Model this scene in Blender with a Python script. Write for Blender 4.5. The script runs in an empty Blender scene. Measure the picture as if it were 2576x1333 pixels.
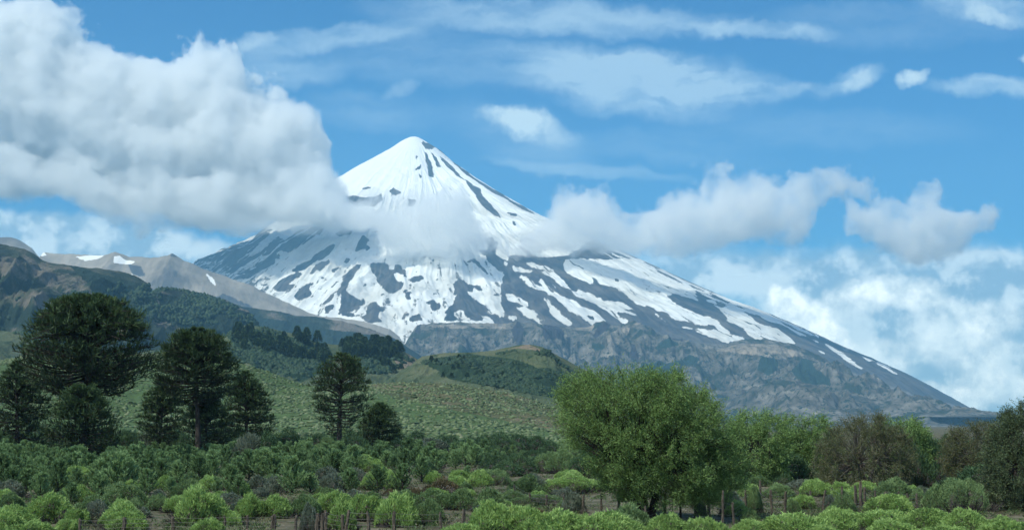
import bpy, math, random
import numpy as np
from mathutils import Vector, Matrix

random.seed(7)
rng = np.random.default_rng(11)
SC = bpy.context.scene
COL = SC.collection

# ------------------------------------------------------------------ camera
# photo frame is measured in a 2576 x 1333 grid; F is the focal length in those units
FX, CX, CY = 3539.0, 1288.0, 666.5
PITCH = math.atan((1069.0 - 666.5) / FX)
CAMZ = 5.0
cam_data = bpy.data.cameras.new("camera")
cam_data.sensor_width = 36.0
cam_data.lens = 36.0 * FX / 2576.0
cam_data.clip_start = 0.5
cam_data.clip_end = 120000.0
cam = bpy.data.objects.new("camera", cam_data)
cam.location = (0, 0, CAMZ)
cam.rotation_euler = (math.pi / 2 + PITCH, 0, 0)
COL.objects.link(cam)
SC.camera = cam

# ------------------------------------------------------------------ render settings
SC.render.engine = 'CYCLES'
cy = SC.cycles
cy.use_denoising = True
cy.use_adaptive_sampling = True
cy.adaptive_threshold = 0.02
cy.max_bounces = 10
cy.diffuse_bounces = 2
cy.glossy_bounces = 1
cy.transmission_bounces = 2
cy.transparent_max_bounces = 8
cy.volume_bounces = 10
cy.volume_step_rate = 1.0
cy.volume_max_steps = 256
cy.sample_clamp_indirect = 6.0
SC.view_settings.view_transform = 'Standard'
SC.view_settings.look = 'None'
SC.view_settings.gamma = 1.0
SC.view_settings.use_curve_mapping = False
SC.view_settings.exposure = 0.5

# ------------------------------------------------------------------ sun
SUN_DIR = Vector((-0.50, -0.42, 0.82)).normalized()      # towards the sun
sun_data = bpy.data.lights.new("sun", 'SUN')
sun_data.energy = 3.4
sun_data.angle = math.radians(0.5)
sun_data.color = (1.0, 0.975, 0.82)
sun = bpy.data.objects.new("sun", sun_data)
sun.rotation_euler = SUN_DIR.to_track_quat('Z', 'Y').to_euler()
sun.location = (0, 0, 200)
COL.objects.link(sun)
SUN_EL = math.asin(SUN_DIR.z)
SUN_AZ = math.atan2(SUN_DIR.x, SUN_DIR.y)

# ------------------------------------------------------------------ node helpers
class NT:
    """small wrapper to write node trees as expressions"""
    def __init__(s, tree):
        s.t = tree
        s.n = tree.nodes
        s.l = tree.links
    def node(s, kind, **kw):
        nd = s.n.new(kind)
        for k, v in kw.items():
            setattr(nd, k, v)
        return nd
    def link(s, a, b):
        s.l.new(a, b)
    def put(s, sock, v):
        if isinstance(v, bpy.types.NodeSocket):
            s.l.new(v, sock)
        elif v is not None:
            if isinstance(v, (tuple, list)) and len(v) == 3 and sock.type == 'RGBA':
                v = (*v, 1.0)
            sock.default_value = v
    def math(s, op, a, b=None, c=None, clamp=False):
        nd = s.node('ShaderNodeMath', operation=op, use_clamp=clamp)
        s.put(nd.inputs[0], a)
        if b is not None: s.put(nd.inputs[1], b)
        if c is not None: s.put(nd.inputs[2], c)
        return nd.outputs[0]
    def vmath(s, op, a, b=None):
        nd = s.node('ShaderNodeVectorMath', operation=op)
        s.put(nd.inputs[0], a)
        if b is not None: s.put(nd.inputs[1], b)
        return nd.outputs['Value'] if op in ('DOT_PRODUCT', 'LENGTH', 'DISTANCE') else nd.outputs[0]
    def comb(s, x, y, z):
        nd = s.node('ShaderNodeCombineXYZ')
        for i, v in enumerate((x, y, z)): s.put(nd.inputs[i], v)
        return nd.outputs[0]
    def sep(s, v):
        nd = s.node('ShaderNodeSeparateXYZ')
        s.put(nd.inputs[0], v)
        return nd.outputs
    def noise(s, vec, scale, detail=3.0, rough=0.55, dist=0.0, color=False, kind='FBM', lac=2.0):
        nd = s.node('ShaderNodeTexNoise', noise_dimensions='3D')
        nd.noise_type = kind
        nd.normalize = True
        s.put(nd.inputs['Vector'], vec)
        nd.inputs['Scale'].default_value = scale
        nd.inputs['Detail'].default_value = detail
        nd.inputs['Roughness'].default_value = rough
        nd.inputs['Lacunarity'].default_value = lac
        nd.inputs['Distortion'].default_value = dist
        return nd.outputs['Color'] if color else nd.outputs[0]
    def smooth(s, x, a, b, lo=0.0, hi=1.0, kind='SMOOTHSTEP'):
        nd = s.node('ShaderNodeMapRange', interpolation_type=kind)
        s.put(nd.inputs['Value'], x)
        for k, v in zip(('From Min', 'From Max', 'To Min', 'To Max'), (a, b, lo, hi)):
            s.put(nd.inputs[k], v)
        return nd.outputs[0]
    def mix(s, f, a, b):
        nd = s.node('ShaderNodeMix', data_type='RGBA')
        s.put(nd.inputs[0], f)
        s.put(nd.inputs[6], a)
        s.put(nd.inputs[7], b)
        return nd.outputs[2]
    def ramp(s, x, stops):
        nd = s.node('ShaderNodeValToRGB')
        cr = nd.color_ramp
        while len(cr.elements) < len(stops): cr.elements.new(0.5)
        for e, (p, c) in zip(cr.elements, stops):
            e.position = p
            e.color = (*c, 1.0)
        s.put(nd.inputs[0], x)
        return nd.outputs[0]
    def curve(s, x, pts, x0, x1, y0, y1):
        """piecewise-linear y(x) through pts given in real units"""
        nd = s.node('ShaderNodeFloatCurve')
        cm = nd.mapping
        cm.use_clip = False
        c = cm.curves[0]
        q = [((px - x0) / (x1 - x0), (py - y0) / (y1 - y0)) for px, py in pts]
        c.points[0].location = q[0]
        c.points[1].location = q[-1]
        for a in q[1:-1]: c.points.new(*a)
        for p in c.points: p.handle_type = 'AUTO_CLAMPED'
        cm.update()
        t = s.math('DIVIDE', s.math('SUBTRACT', x, x0), x1 - x0, clamp=True)
        s.put(nd.inputs['Value'], t)
        return s.math('MULTIPLY_ADD', nd.outputs[0], y1 - y0, y0)

def new_mat(name):
    m = bpy.data.materials.new(name)
    m.use_nodes = True
    m.node_tree.nodes.clear()
    nt = NT(m.node_tree)
    nt.out = nt.node('ShaderNodeOutputMaterial')
    return m, nt

# cumulus outlines in the photo grid: (top edge), (bottom edge)
K_BIG_TOP = [(-140, 60), (0, 12), (60, 5), (130, 22), (180, 52), (215, 85), (300, 105), (335, 135), (370, 158), (440, 152), (520, 140), (590, 142), (625, 180), (650, 225), (685, 215), (722, 220), (765, 258), (806, 298), (832, 345), (846, 395), (862, 445), (884, 490), (910, 530), (940, 560)]
K_SHELF_TOP = [(-140, 392), (0, 400), (200, 412), (380, 432), (560, 440), (640, 432), (700, 428), (770, 428), (815, 440), (850, 470), (885, 510), (910, 540), (940, 566)]
K_SHELF_BOT = [(-140, 476), (0, 480), (100, 490), (200, 514), (300, 544), (400, 556), (500, 566), (600, 574), (700, 582), (800, 580), (870, 574), (940, 570)]
K_BIG_BOT = [(-140, 465), (0, 468), (100, 480), (200, 503), (300, 533), (400, 547), (500, 558), (600, 568), (700, 575), (800, 572), (870, 566), (940, 562)]
K_MID_TOP = [(855, 540), (885, 508), (950, 500), (1030, 486), (1060, 470), (1100, 452), (1150, 446), (1190, 478), (1215, 535), (1238, 590), (1250, 615)]
K_MID_BOT = [(855, 545), (900, 565), (950, 590), (965, 622), (1020, 642), (1100, 650), (1180, 640), (1225, 622), (1250, 618)]
K_RIGHT_TOP = [(1240, 615), (1290, 592), (1340, 575), (1368, 540), (1382, 500), (1400, 478), (1430, 470), (1480, 476), (1520, 492), (1560, 522), (1595, 546), (1620, 532), (1642, 500), (1662, 477), (1700, 466), (1760, 476), (1830, 482), (1880, 462), (1930, 456), (2000, 462), (2050, 456), (2085, 442), (2115, 436), (2150, 455), (2172, 492)]
K_RIGHT_BOT = [(1240, 625), (1290, 655), (1340, 642), (1400, 622), (1500, 612), (1600, 626), (1700, 628), (1800, 622), (1900, 616), (1980, 602), (2030, 572), (2060, 535), (2110, 512), (2172, 496)]
K_FAR_TOP = [(2160, 560), (2185, 538), (2225, 522), (2260, 515), (2300, 490), (2350, 480), (2380, 500), (2420, 525), (2460, 542), (2485, 558)]
K_FAR_BOT = [(2160, 565), (2190, 612), (2230, 640), (2280, 650), (2380, 642), (2430, 605), (2460, 575), (2485, 560)]

# ------------------------------------------------------------------ world: Nishita sky + high and distant cloud
world = bpy.data.worlds.new("World")
SC.world = world
world.use_nodes = True
world.node_tree.nodes.clear()
w = NT(world.node_tree)
wout = w.node('ShaderNodeOutputWorld')
bg = w.node('ShaderNodeBackground')
w.link(bg.outputs[0], wout.inputs[0])
sky = w.node('ShaderNodeTexSky', sky_type='NISHITA')
sky.sun_disc = False
sky.sun_elevation = SUN_EL
sky.sun_rotation = SUN_AZ
sky.altitude = 1000.0
sky.air_density = 1.0
sky.dust_density = 0.4
sky.ozone_density = 2.6
SKY_STRENGTH = 0.115
bg.inputs['Strength'].default_value = SKY_STRENGTH
tc = w.node('ShaderNodeTexCoord')
D_ = tc.outputs['Generated']
# gnomonic chart of the part of the sky over the volcano, centred on a fixed compass direction
fwd = w.vmath('DOT_PRODUCT', D_, (0.0, math.cos(PITCH), math.sin(PITCH)))
upw = w.vmath('DOT_PRODUCT', D_, (0.0, -math.sin(PITCH), math.cos(PITCH)))
dx = w.sep(D_)[0]
fwc = w.math('MAXIMUM', fwd, 0.15)
U = w.math('MULTIPLY_ADD', w.math('DIVIDE', dx, fwc), FX, CX)
V = w.math('MULTIPLY_ADD', w.math('DIVIDE', upw, fwc), -FX, CY)
front = w.smooth(fwd, 0.2, 0.45)
P2 = w.comb(w.math('DIVIDE', U, 400.0), w.math('DIVIDE', V, 400.0), 0.0)
warp = w.sep(w.noise(P2, 2.2, 4.0, 0.6, color=True))
warp2 = w.sep(w.noise(P2, 9.0, 4.0, 0.62, color=True))
Uw = w.math('ADD', w.math('MULTIPLY_ADD', w.math('SUBTRACT', warp[0], 0.5), 120.0, U), w.math('MULTIPLY', w.math('SUBTRACT', warp2[0], 0.5), 34.0))
Vw = w.math('ADD', w.math('MULTIPLY_ADD', w.math('SUBTRACT', warp[1], 0.5), 90.0, V), w.math('MULTIPLY', w.math('SUBTRACT', warp2[1], 0.5), 34.0))

def blob(cx_, cy_, rx, ry, rot=0.0, soft=1.0, warped=True):
    """soft elliptical patch of cloud, 1 in the middle to 0 at the rim"""
    a, b = (Uw, Vw) if warped else (U, V)
    ex = w.math('SUBTRACT', a, cx_)
    ey = w.math('SUBTRACT', b, cy_)
    c, s_ = math.cos(rot), math.sin(rot)
    x = w.math('ADD', w.math('MULTIPLY', ex, c / rx), w.math('MULTIPLY', ey, s_ / rx))
    y = w.math('ADD', w.math('MULTIPLY', ex, -s_ / ry), w.math('MULTIPLY', ey, c / ry))
    r2 = w.math('ADD', w.math('MULTIPLY', x, x), w.math('MULTIPLY', y, y))
    return w.smooth(r2, 1.0, 1.0 - soft, 0.0, 1.0)

def addup(lst):
    r = lst[0]
    for q in lst[1:]: r = w.math('ADD', r, q)
    return r
# streaky ice cloud
st = w.noise(w.comb(w.math('DIVIDE', Uw, 420.0), w.math('DIVIDE', Vw, 75.0), 3.0), 1.0, 5.0, 0.6)
st2 = w.noise(w.comb(w.math('DIVIDE', Uw, 90.0), w.math('DIVIDE', Vw, 38.0), 8.0), 1.0, 4.0, 0.6)
cir = addup([w.math('MULTIPLY', blob(*a[:5]), a[5]) for a in [
    (1640, 215, 400, 100, 0.05, 0.95), (1400, 45, 560, 60, 0.05, 0.62), (830, 95, 330, 40, -0.12, 0.55),
    (1900, 75, 260, 28, 0.03, 0.55), (1850, 225, 260, 48, 0.0, 0.4), (930, 285, 210, 70, 0.1, 0.28),
    (1300, 345, 260, 90, 0.3, 0.30), (1480, 432, 330, 22, 0.10, 0.42), (2500, 215, 190, 34, 0.02, 0.75),
    (2470, 15, 200, 45, 0.1, 0.7), (2140, 205, 120, 40, -0.35, 0.55), (1520, 150, 330, 50, 0.1, 0.35), (700, 175, 200, 60, 0.0, 0.45), (2250, 60, 420, 70, 0.0, 0.22), (1150, 150, 420, 90, 0.05, 0.3), (2050, 330, 500, 60, 0.0, 0.2), (1700, 380, 300, 50, 0.1, 0.2)]])
cir = w.math('MULTIPLY', cir, w.smooth(w.math('MULTIPLY_ADD', st2, 0.35, w.math('MULTIPLY', st, 0.75)), 0.36, 0.72, 0.25, 1.0))
# small bright fragments
frg = addup([w.math('MULTIPLY', blob(*a[:5]), a[5]) for a in [
    (1285, 298, 110, 34, 0.22, 0.75), (1340, 325, 150, 42, 0.25, 0.55), (2150, 205, 62, 26, -0.5, 0.55), (2302, 192, 48, 30, -0.3, 0.85), (2000, 222, 60, 25, -0.2, 0.25),
    (2572, 150, 30, 16, 0.0, 0.6), (2490, 40, 75, 24, 0.3, 0.5), (645, 108, 60, 24, -0.1, 0.45), (1010, 225, 50, 28, -0.1, 0.25)]])
frg = w.math('MULTIPLY', frg, w.smooth(warp2[2], 0.25, 0.6, 0.5, 1.0))
# low grey sheets behind the volcano
sheet = w.noise(w.comb(w.math('DIVIDE', Uw, 330.0), w.math('DIVIDE', Vw, 120.0), 5.0), 1.0, 5.0, 0.55)
low = addup([w.math('MULTIPLY', blob(*a[:5]), a[5]) for a in [
    (2380, 850, 680, 270, 0.05, 1.6), (2150, 680, 640, 75, -0.02, 0.85), (2500, 690, 300, 80, 0.0, 0.9),
    (160, 600, 440, 70, 0.06, 1.3), (420, 640, 300, 55, 0.1, 0.7), (2450, 1010, 400, 80, 0.0, 1.0), (1800, 680, 300, 90, 0.0, 0.9)]])
low = w.math('MULTIPLY', low, w.smooth(sheet, 0.25, 0.6, 0.55, 1.15))
low = w.math('MINIMUM', low, 0.97)
# far cumulus bank on the right, its sunlit and grey tones painted into the sky colour by noise
bank = addup([w.math('MULTIPLY', blob(*a[:5]), a[5]) for a in [
    (2010, 790, 135, 60, 0.3, 1.3), (2090, 850, 90, 50, 0.4, 0.8), (2150, 760, 95, 55, -0.2, 0.75), (2260, 735, 150, 50, 0.1, 0.8), (2330, 1000, 190, 45, 0.1, 0.5), (2210, 900, 120, 60, 0.3, 0.5),
    (2420, 870, 220, 80, 0.2, 0.6), (2500, 800, 140, 60, 0.0, 0.5), (2490, 970, 170, 50, 0.0, 0.5), (1960, 745, 70, 26, 0.1, 0.5), (2360, 780, 90, 40, 0.0, 0.4)]])
bank = w.math('MULTIPLY', bank, w.smooth(warp2[2], 0.3, 0.65, 0.55, 1.1))
bank = w.math('MINIMUM', bank, 1.0)
K = 1.0 / SKY_STRENGTH
def kc(r, g, b): return (r * K * 1.0, g * K * 1.0, b * K * 1.0, 1.0)
col = sky.outputs[0]
hs = w.node('ShaderNodeHueSaturation')
w.put(hs.inputs['Color'], col)
hs.inputs['Saturation'].default_value = 1.30
hs.inputs['Value'].default_value = 1.0
col = w.mix(1.0, hs.outputs[0], (0, 0, 0, 1))
mulnode = col.node
mulnode.blend_type = 'MULTIPLY'
w.put(mulnode.inputs[7], (0.26, 0.62, 0.73, 1.0))
col = w.mix(w.math('MINIMUM', w.math('MULTIPLY', cir, 1.1), 0.75), col, kc(0.46, 0.62, 0.72))
col = w.mix(w.math('MINIMUM', frg, 0.85), col, kc(0.66, 0.80, 0.82))
lowc = w.mix(w.smooth(w.noise(P2, 3.6, 6.0, 0.6), 0.42, 0.60), kc(0.30, 0.45, 0.55), kc(0.78, 0.90, 0.90))
col = w.mix(w.math('MULTIPLY', low, 0.9, clamp=True), col, lowc)
col = w.mix(bank, col, w.mix(w.smooth(warp2[1], 0.3, 0.7), kc(0.80, 0.92, 0.90), kc(1.35, 1.40, 1.25)))
# the rest of the sky, broken cloud
oth = w.noise(D_, 3.0, 6.0, 0.6)
rest = w.mix(w.smooth(oth, 0.48, 0.66), sky.outputs[0], kc(0.55, 0.62, 0.64))
col = w.mix(front, rest, col)
w.link(col, bg.inputs['Color'])
world.cycles.sampling_method = 'MANUAL'
world.cycles.sample_map_resolution = 512

# ------------------------------------------------------------------ geometry helpers
def at(X, Y, D):
    """world point at distance D (along +Y) behind the photo-grid point X, Y"""
    cx_, cy_ = (X - CX) / FX, (CY - Y) / FX
    dy = math.cos(PITCH) - cy_ * math.sin(PITCH)
    dz = math.sin(PITCH) + cy_ * math.cos(PITCH)
    k = D / dy
    return Vector((cx_ * k, D, CAMZ + dz * k))

def at_np(X, Y, D):
    cx_, cy_ = (X - CX) / FX, (CY - Y) / FX
    dy = math.cos(PITCH) - cy_ * math.sin(PITCH)
    dz = math.sin(PITCH) + cy_ * math.cos(PITCH)
    k = D / dy
    return cx_ * k, CAMZ + dz * k

def to_grid(P):
    x, y, z = P[:, 0], P[:, 1], P[:, 2] - CAMZ
    f = y * math.cos(PITCH) + z * math.sin(PITCH)
    u = -y * math.sin(PITCH) + z * math.cos(PITCH)
    f = np.maximum(f, 1.0)
    return CX + FX * x / f, CY - FX * u / f

def ground_z(x, y):
    return 0.25 * vnoise(np.asarray(x) / 14.0, np.asarray(y) / 14.0, 5) + 0.1 * vnoise(np.asarray(x) / 4.0, np.asarray(y) / 4.0, 6)

def _h(ix, iy, seed):
    n = (ix.astype(np.int64) * 374761393 + iy.astype(np.int64) * 668265263 + seed * 1442695041) & 0xFFFFFFFF
    n = ((n ^ (n >> 13)) * 1274126177) & 0xFFFFFFFF
    n = (n ^ (n >> 16)) & 0xFFFFFFFF
    return n.astype(np.float64) / 4294967295.0

def vnoise(x, y, seed=0):
    """value noise in -1..1"""
    x = np.asarray(x, dtype=np.float64); y = np.asarray(y, dtype=np.float64)
    ix, iy = np.floor(x), np.floor(y)
    fx, fy = x - ix, y - iy
    fx = fx * fx * fx * (fx * (fx * 6 - 15) + 10)
    fy = fy * fy * fy * (fy * (fy * 6 - 15) + 10)
    ix = ix.astype(np.int64); iy = iy.astype(np.int64)
    a, b = _h(ix, iy, seed), _h(ix + 1, iy, seed)
    c, d = _h(ix, iy + 1, seed), _h(ix + 1, iy + 1, seed)
    return 2 * ((a * (1 - fx) + b * fx) * (1 - fy) + (c * (1 - fx) + d * fx) * fy) - 1

def fbm(x, y, oct=4, seed=0, gain=0.5):
    r, a, s = 0.0, 1.0, 0.0
    for o in range(oct):
        r = r + a * vnoise(x * 2 ** o + 17.3 * o, y * 2 ** o - 9.1 * o, seed + o)
        s += a; a *= gain
    return r / s

def ridged(x, y, oct=4, seed=0, gain=0.5):
    r, a, s = 0.0, 1.0, 0.0
    for o in range(oct):
        r = r + a * (1 - 2 * np.abs(vnoise(x * 2 ** o + 5.7 * o, y * 2 ** o + 3.3 * o, seed + o)))
        s += a; a *= gain
    return r / s

def make_mesh(name, verts, faces=None, quads=None, tris=None, attrs=None, smooth=False):
    me = bpy.data.meshes.new(name)
    verts = np.asarray(verts, dtype=np.float32)
    me.vertices.add(len(verts))
    me.vertices.foreach_set('co', verts.ravel())
    parts, starts, tot = [], [], 0
    for arr, k in ((quads, 4), (tris, 3)):
        if arr is not None and len(arr):
            arr = np.asarray(arr, dtype=np.int32)
            parts.append(arr.ravel())
            starts.append(tot + k * np.arange(len(arr), dtype=np.int32))
            tot += arr.size
    li = np.concatenate(parts)
    ls = np.concatenate(starts)
    me.loops.add(len(li))
    me.loops.foreach_set('vertex_index', li)
    me.polygons.add(len(ls))
    me.polygons.foreach_set('loop_start', ls)
    if smooth:
        me.polygons.foreach_set('use_smooth', np.ones(len(ls), dtype=bool))
    for k, v in (attrs or {}).items():
        a = me.attributes.new(k, 'FLOAT', 'POINT')
        a.data.foreach_set('value', np.asarray(v, dtype=np.float32).ravel())
    me.update(calc_edges=True)
    me.validate()
    return me

def link_obj(name, me, mat=None, parent=None, loc=None):
    o = bpy.data.objects.new(name, me)
    COL.objects.link(o)
    if mat is not None and len(me.materials) == 0: me.materials.append(mat)
    if parent is not None: o.parent = parent
    if loc is not None: o.location = loc
    return o

def tag(o, label=None, cat=None, group=None, kind=None):
    if label: o['label'] = label
    if cat: o['category'] = cat
    if group: o['group'] = group
    if kind: o['kind'] = kind
    return o

def grid_quads(nr, nc, wrap=False):
    i = np.arange(nr - 1)[:, None]
    j = np.arange(nc if wrap else nc - 1)[None, :]
    j2 = (j + 1) % nc
    a = i * nc + j; b = i * nc + j2; c = (i + 1) * nc + j2; d = (i + 1) * nc + j
    return np.stack([a + 0 * b, b, c, d], -1).reshape(-1, 4)

def in_poly(X, Y, poly):
    """mask of the points inside a polygon"""
    p = np.array(poly, dtype=np.float64)
    x0, y0 = p.min(0); x1, y1 = p.max(0)
    m = (X >= x0) & (X <= x1) & (Y >= y0) & (Y <= y1)
    r = np.zeros(X.shape, dtype=bool)
    if not m.any(): return r
    xs, ys = X[m], Y[m]
    ins = np.zeros(xs.shape, dtype=bool)
    n = len(p)
    j = n - 1
    for i in range(n):
        xi, yi, xj, yj = p[i, 0], p[i, 1], p[j, 0], p[j, 1]
        if yi != yj:
            c = ((yi > ys) != (yj > ys)) & (xs < (xj - xi) * (ys - yi) / (yj - yi) + xi)
            ins ^= c
        j = i
    r[m] = ins
    return r

# ------------------------------------------------------------------ terrain materials
def terrain_mat(name, stops, scale, relief=None, patches=(), rough=0.95, bump=0.0, bump_scale=None, strata=None):
    """ground cover mixed from noise; patches: (attribute or None, colour, noise scale, low, high)"""
    m, n = new_mat(name)
    tcn = n.node('ShaderNodeTexCoord')
    P = tcn.outputs['Object']
    base = n.ramp(n.noise(P, scale, 6.0, 0.62), stops)
    for spec in patches:
        attr, colr, ps, lo, hi = spec
        f = n.noise(P, ps, 5.0, 0.62) if ps else 0.5
        if attr:
            at_ = n.node('ShaderNodeAttribute', attribute_name=attr)
            f = n.math('ADD', n.math('MULTIPLY', n.math('SUBTRACT', f, 0.5), 1.0), at_.outputs['Fac'])
        base = n.mix(n.smooth(f, lo, hi), base, colr)
    b = n.node('ShaderNodeBsdfPrincipled')
    n.put(b.inputs['Base Color'], base)
    b.inputs['Roughness'].default_value = rough
    b.inputs['Specular IOR Level'].default_value = 0.15
    if bump:
        bp = n.node('ShaderNodeBump')
        bp.inputs['Distance'].default_value = bump
        bp.inputs['Strength'].default_value = 1.0
        n.put(bp.inputs['Height'], n.noise(P, bump_scale or scale * 3, 5.0, 0.65))
        n.link(bp.outputs[0], b.inputs['Normal'])
    n.link(b.outputs[0], n.out.inputs['Surface'])
    return m

# ------------------------------------------------------------------ the ground, one sheet to the horizon
def build_ground():
    xs = np.concatenate([np.linspace(-15500, -300, 24), np.linspace(-280, 280, 260), np.linspace(300, 15500, 24)])
    ys = np.concatenate([[-4000, -1000, -200], np.linspace(-40, 400, 240), [450, 600, 900, 1500, 3000, 6000, 12000, 15000, 18200]])
    X, Y = np.meshgrid(xs, ys)
    fade = np.clip((500 - Y) / 200, 0, 1) * np.clip((Y + 60) / 60, 0, 1)
    Z = ground_z(X, Y) * fade
    me = make_mesh("ground", np.stack([X, Y, Z], -1).reshape(-1, 3), quads=grid_quads(len(ys), len(xs)), smooth=True)
    m = terrain_mat("dry_soil", [(0.30, (0.065, 0.058, 0.038)), (0.5, (0.11, 0.10, 0.068)), (0.62, (0.17, 0.155, 0.11))], 0.35,
                    patches=[(None, (0.05, 0.075, 0.03), 0.9, 0.5, 0.62), (None, (0.26, 0.24, 0.19), 3.5, 0.60, 0.68)], bump=0.12, bump_scale=2.0)
    tag(link_obj("ground", me, m), kind='structure')
build_ground()

def interp(pts, X):
    p = np.array(pts, dtype=np.float64)
    return np.interp(X, p[:, 0], p[:, 1])

def ridge(name, D, crest, Wf, Wb, mat, n_cols=500, n_rows=140, amp=10.0, gully=0.0, gscale=120.0, prof=1.5, crest_noise=0.0,
          foot_z=-4.0, seed=1, polys=(), smooth=True, spur=0.0, top_flat=0.0):
    """a hill range: its crest runs through the given skyline at distance D, its slopes run down to the front and the back"""
    X0, X1 = crest[0][0], crest[-1][0]
    gx = np.linspace(X0, X1, n_cols)
    gy = interp(crest, gx)
    wx, wz = at_np(gx, gy, D)
    wz = wz + crest_noise * fbm(wx / (gscale * 0.25), wx * 0 + seed, 5, seed + 30, 0.6)
    nb = n_rows // 5
    sf = np.linspace(1, 0, n_rows - nb) ** 1.25
    sb = np.linspace(0, 1, nb + 1)[1:]
    s = np.concatenate([sf, sb])[:, None]
    isf = np.concatenate([np.ones(len(sf)), -np.ones(len(sb))])[:, None]
    xx = np.broadcast_to(wx[None, :], (len(s), n_cols)).copy()
    wf = Wf * (1 + spur * fbm(wx / (gscale * 4), wx * 0 + 3.3, 3, seed + 50))
    yy = np.where(isf > 0, D - s * wf[None, :], D + s * Wb)
    pr = (1 - s) ** prof * (1 - top_flat * s)
    zc = wz[None, :] - foot_z
    env = np.clip(s * 6, 0, 1) * np.clip((1 - s) * 2.2, 0, 1)
    env = np.where(isf > 0, env, env * 0.3)
    h = amp * fbm(xx / gscale, yy / (gscale * 1.3), 6, seed, 0.55) * env
    if gully:
        q = 0.6 * gscale * fbm(xx / (gscale * 3), yy / (gscale * 3), 3, seed + 9)
        h = h + gully * (ridged((xx + q) / gscale, yy / (gscale * 3.2), 5, seed + 7, 0.55) - 0.4) * env
    hf = np.clip(zc / (np.max(zc) * 0.5 + 1), 0.12, 1)
    zz = foot_z + zc * pr + h * hf
    zz = np.where(s >= 0.999, foot_z, zz)
    V_ = np.stack([xx, yy, zz], -1).reshape(-1, 3)
    attrs = {}
    if polys:
        PX, PY = to_grid(V_)
        wq = 5.0
        PX = PX + wq * fbm(V_[:, 0] / gscale * 1.7, V_[:, 2] / gscale * 1.7, 4, 3)
        PY = PY + wq * fbm(V_[:, 0] / gscale * 1.7, V_[:, 2] / gscale * 1.7, 4, 4)
        for an, pl in polys:
            a = np.zeros(len(V_))
            for q in pl: a[in_poly(PX, PY, q)] = 1.0
            # soften
            a = a.reshape(len(s), n_cols)
            a = (a + np.roll(a, 1, 0) + np.roll(a, -1, 0) + np.roll(a, 1, 1) + np.roll(a, -1, 1)) / 5
            attrs[an] = a.ravel()
    me = make_mesh(name, V_, quads=grid_quads(len(s), n_cols), attrs=attrs, smooth=smooth)
    o = link_obj(name, me, mat)
    tag(o, kind='structure')
    def surf(x, t):
        """a point of the front slope: x in metres, t 0 at the crest to 1 at the foot"""
        j = float(np.interp(x, wx, np.arange(n_cols)))
        j0 = min(max(int(j), 0), n_cols - 2); fj = j - j0
        rows = len(sf)
        i = float(np.interp(t, sf[::-1], np.arange(rows)[::-1]))
        i0 = min(max(int(i), 0), rows - 2); fi = i - i0
        g = lambda a: (a[i0, j0] * (1 - fj) + a[i0, j0 + 1] * fj) * (1 - fi) + (a[i0 + 1, j0] * (1 - fj) + a[i0 + 1, j0 + 1] * fj) * fi
        return Vector((x, g(yy), g(zz)))
    return o, surf, (xx, yy, zz, s, isf)

# ------------------------------------------------------------------ the volcano
VD = 14000.0
def zA(p): return [((700 + x * 0.58230) / 1.5901, (500 + y * 0.58230) / 1.5901) for x, y in p]
def zC(p): return [((1024 + x * 0.39767) / 1.5901, (1060 + y * 0.39767) / 1.5901) for x, y in p]
def zE(p): return [((2048 + x * 0.39767) / 1.5901, (1060 + y * 0.39767) / 1.5901) for x, y in p]
def zF(p): return [((3072 + x * 0.39767) / 1.5901, (1060 + y * 0.39767) / 1.5901) for x, y in p]

V_LEFT = [(1045, 344), (1030, 346), (1008, 356), (985, 371), (945, 392), (900, 415), (860, 439), (820, 462), (780, 490), (735, 522), (690, 556), (660, 575), (640, 592), (612, 603), (575, 619), (545, 632), (490, 656), (440, 690), (380, 720), (250, 790), (0, 900), (-400, 1010), (-1500, 1066), (-4200, 1069)]
V_RIGHT = [(1045, 344), (1055, 347), (1068, 354), (1082, 362), (1110, 378), (1140, 405), (1170, 425), (1200, 447), (1250, 478), (1300, 507), (1350, 535), (1400, 558), (1450, 582), (1520, 612), (1600, 646), (1650, 668), (1716, 699), (1780, 727), (1838, 752), (1899, 772), (1932, 786), (1990, 810), (2045, 834), (2100, 860), (2143, 879), (2170, 889), (2220, 911), (2263, 930), (2282, 938), (2340, 968), (2400, 1001), (2440, 1023), (2480, 1042), (2530, 1052), (2600, 1060), (2900, 1066), (5200, 1069)]
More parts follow.
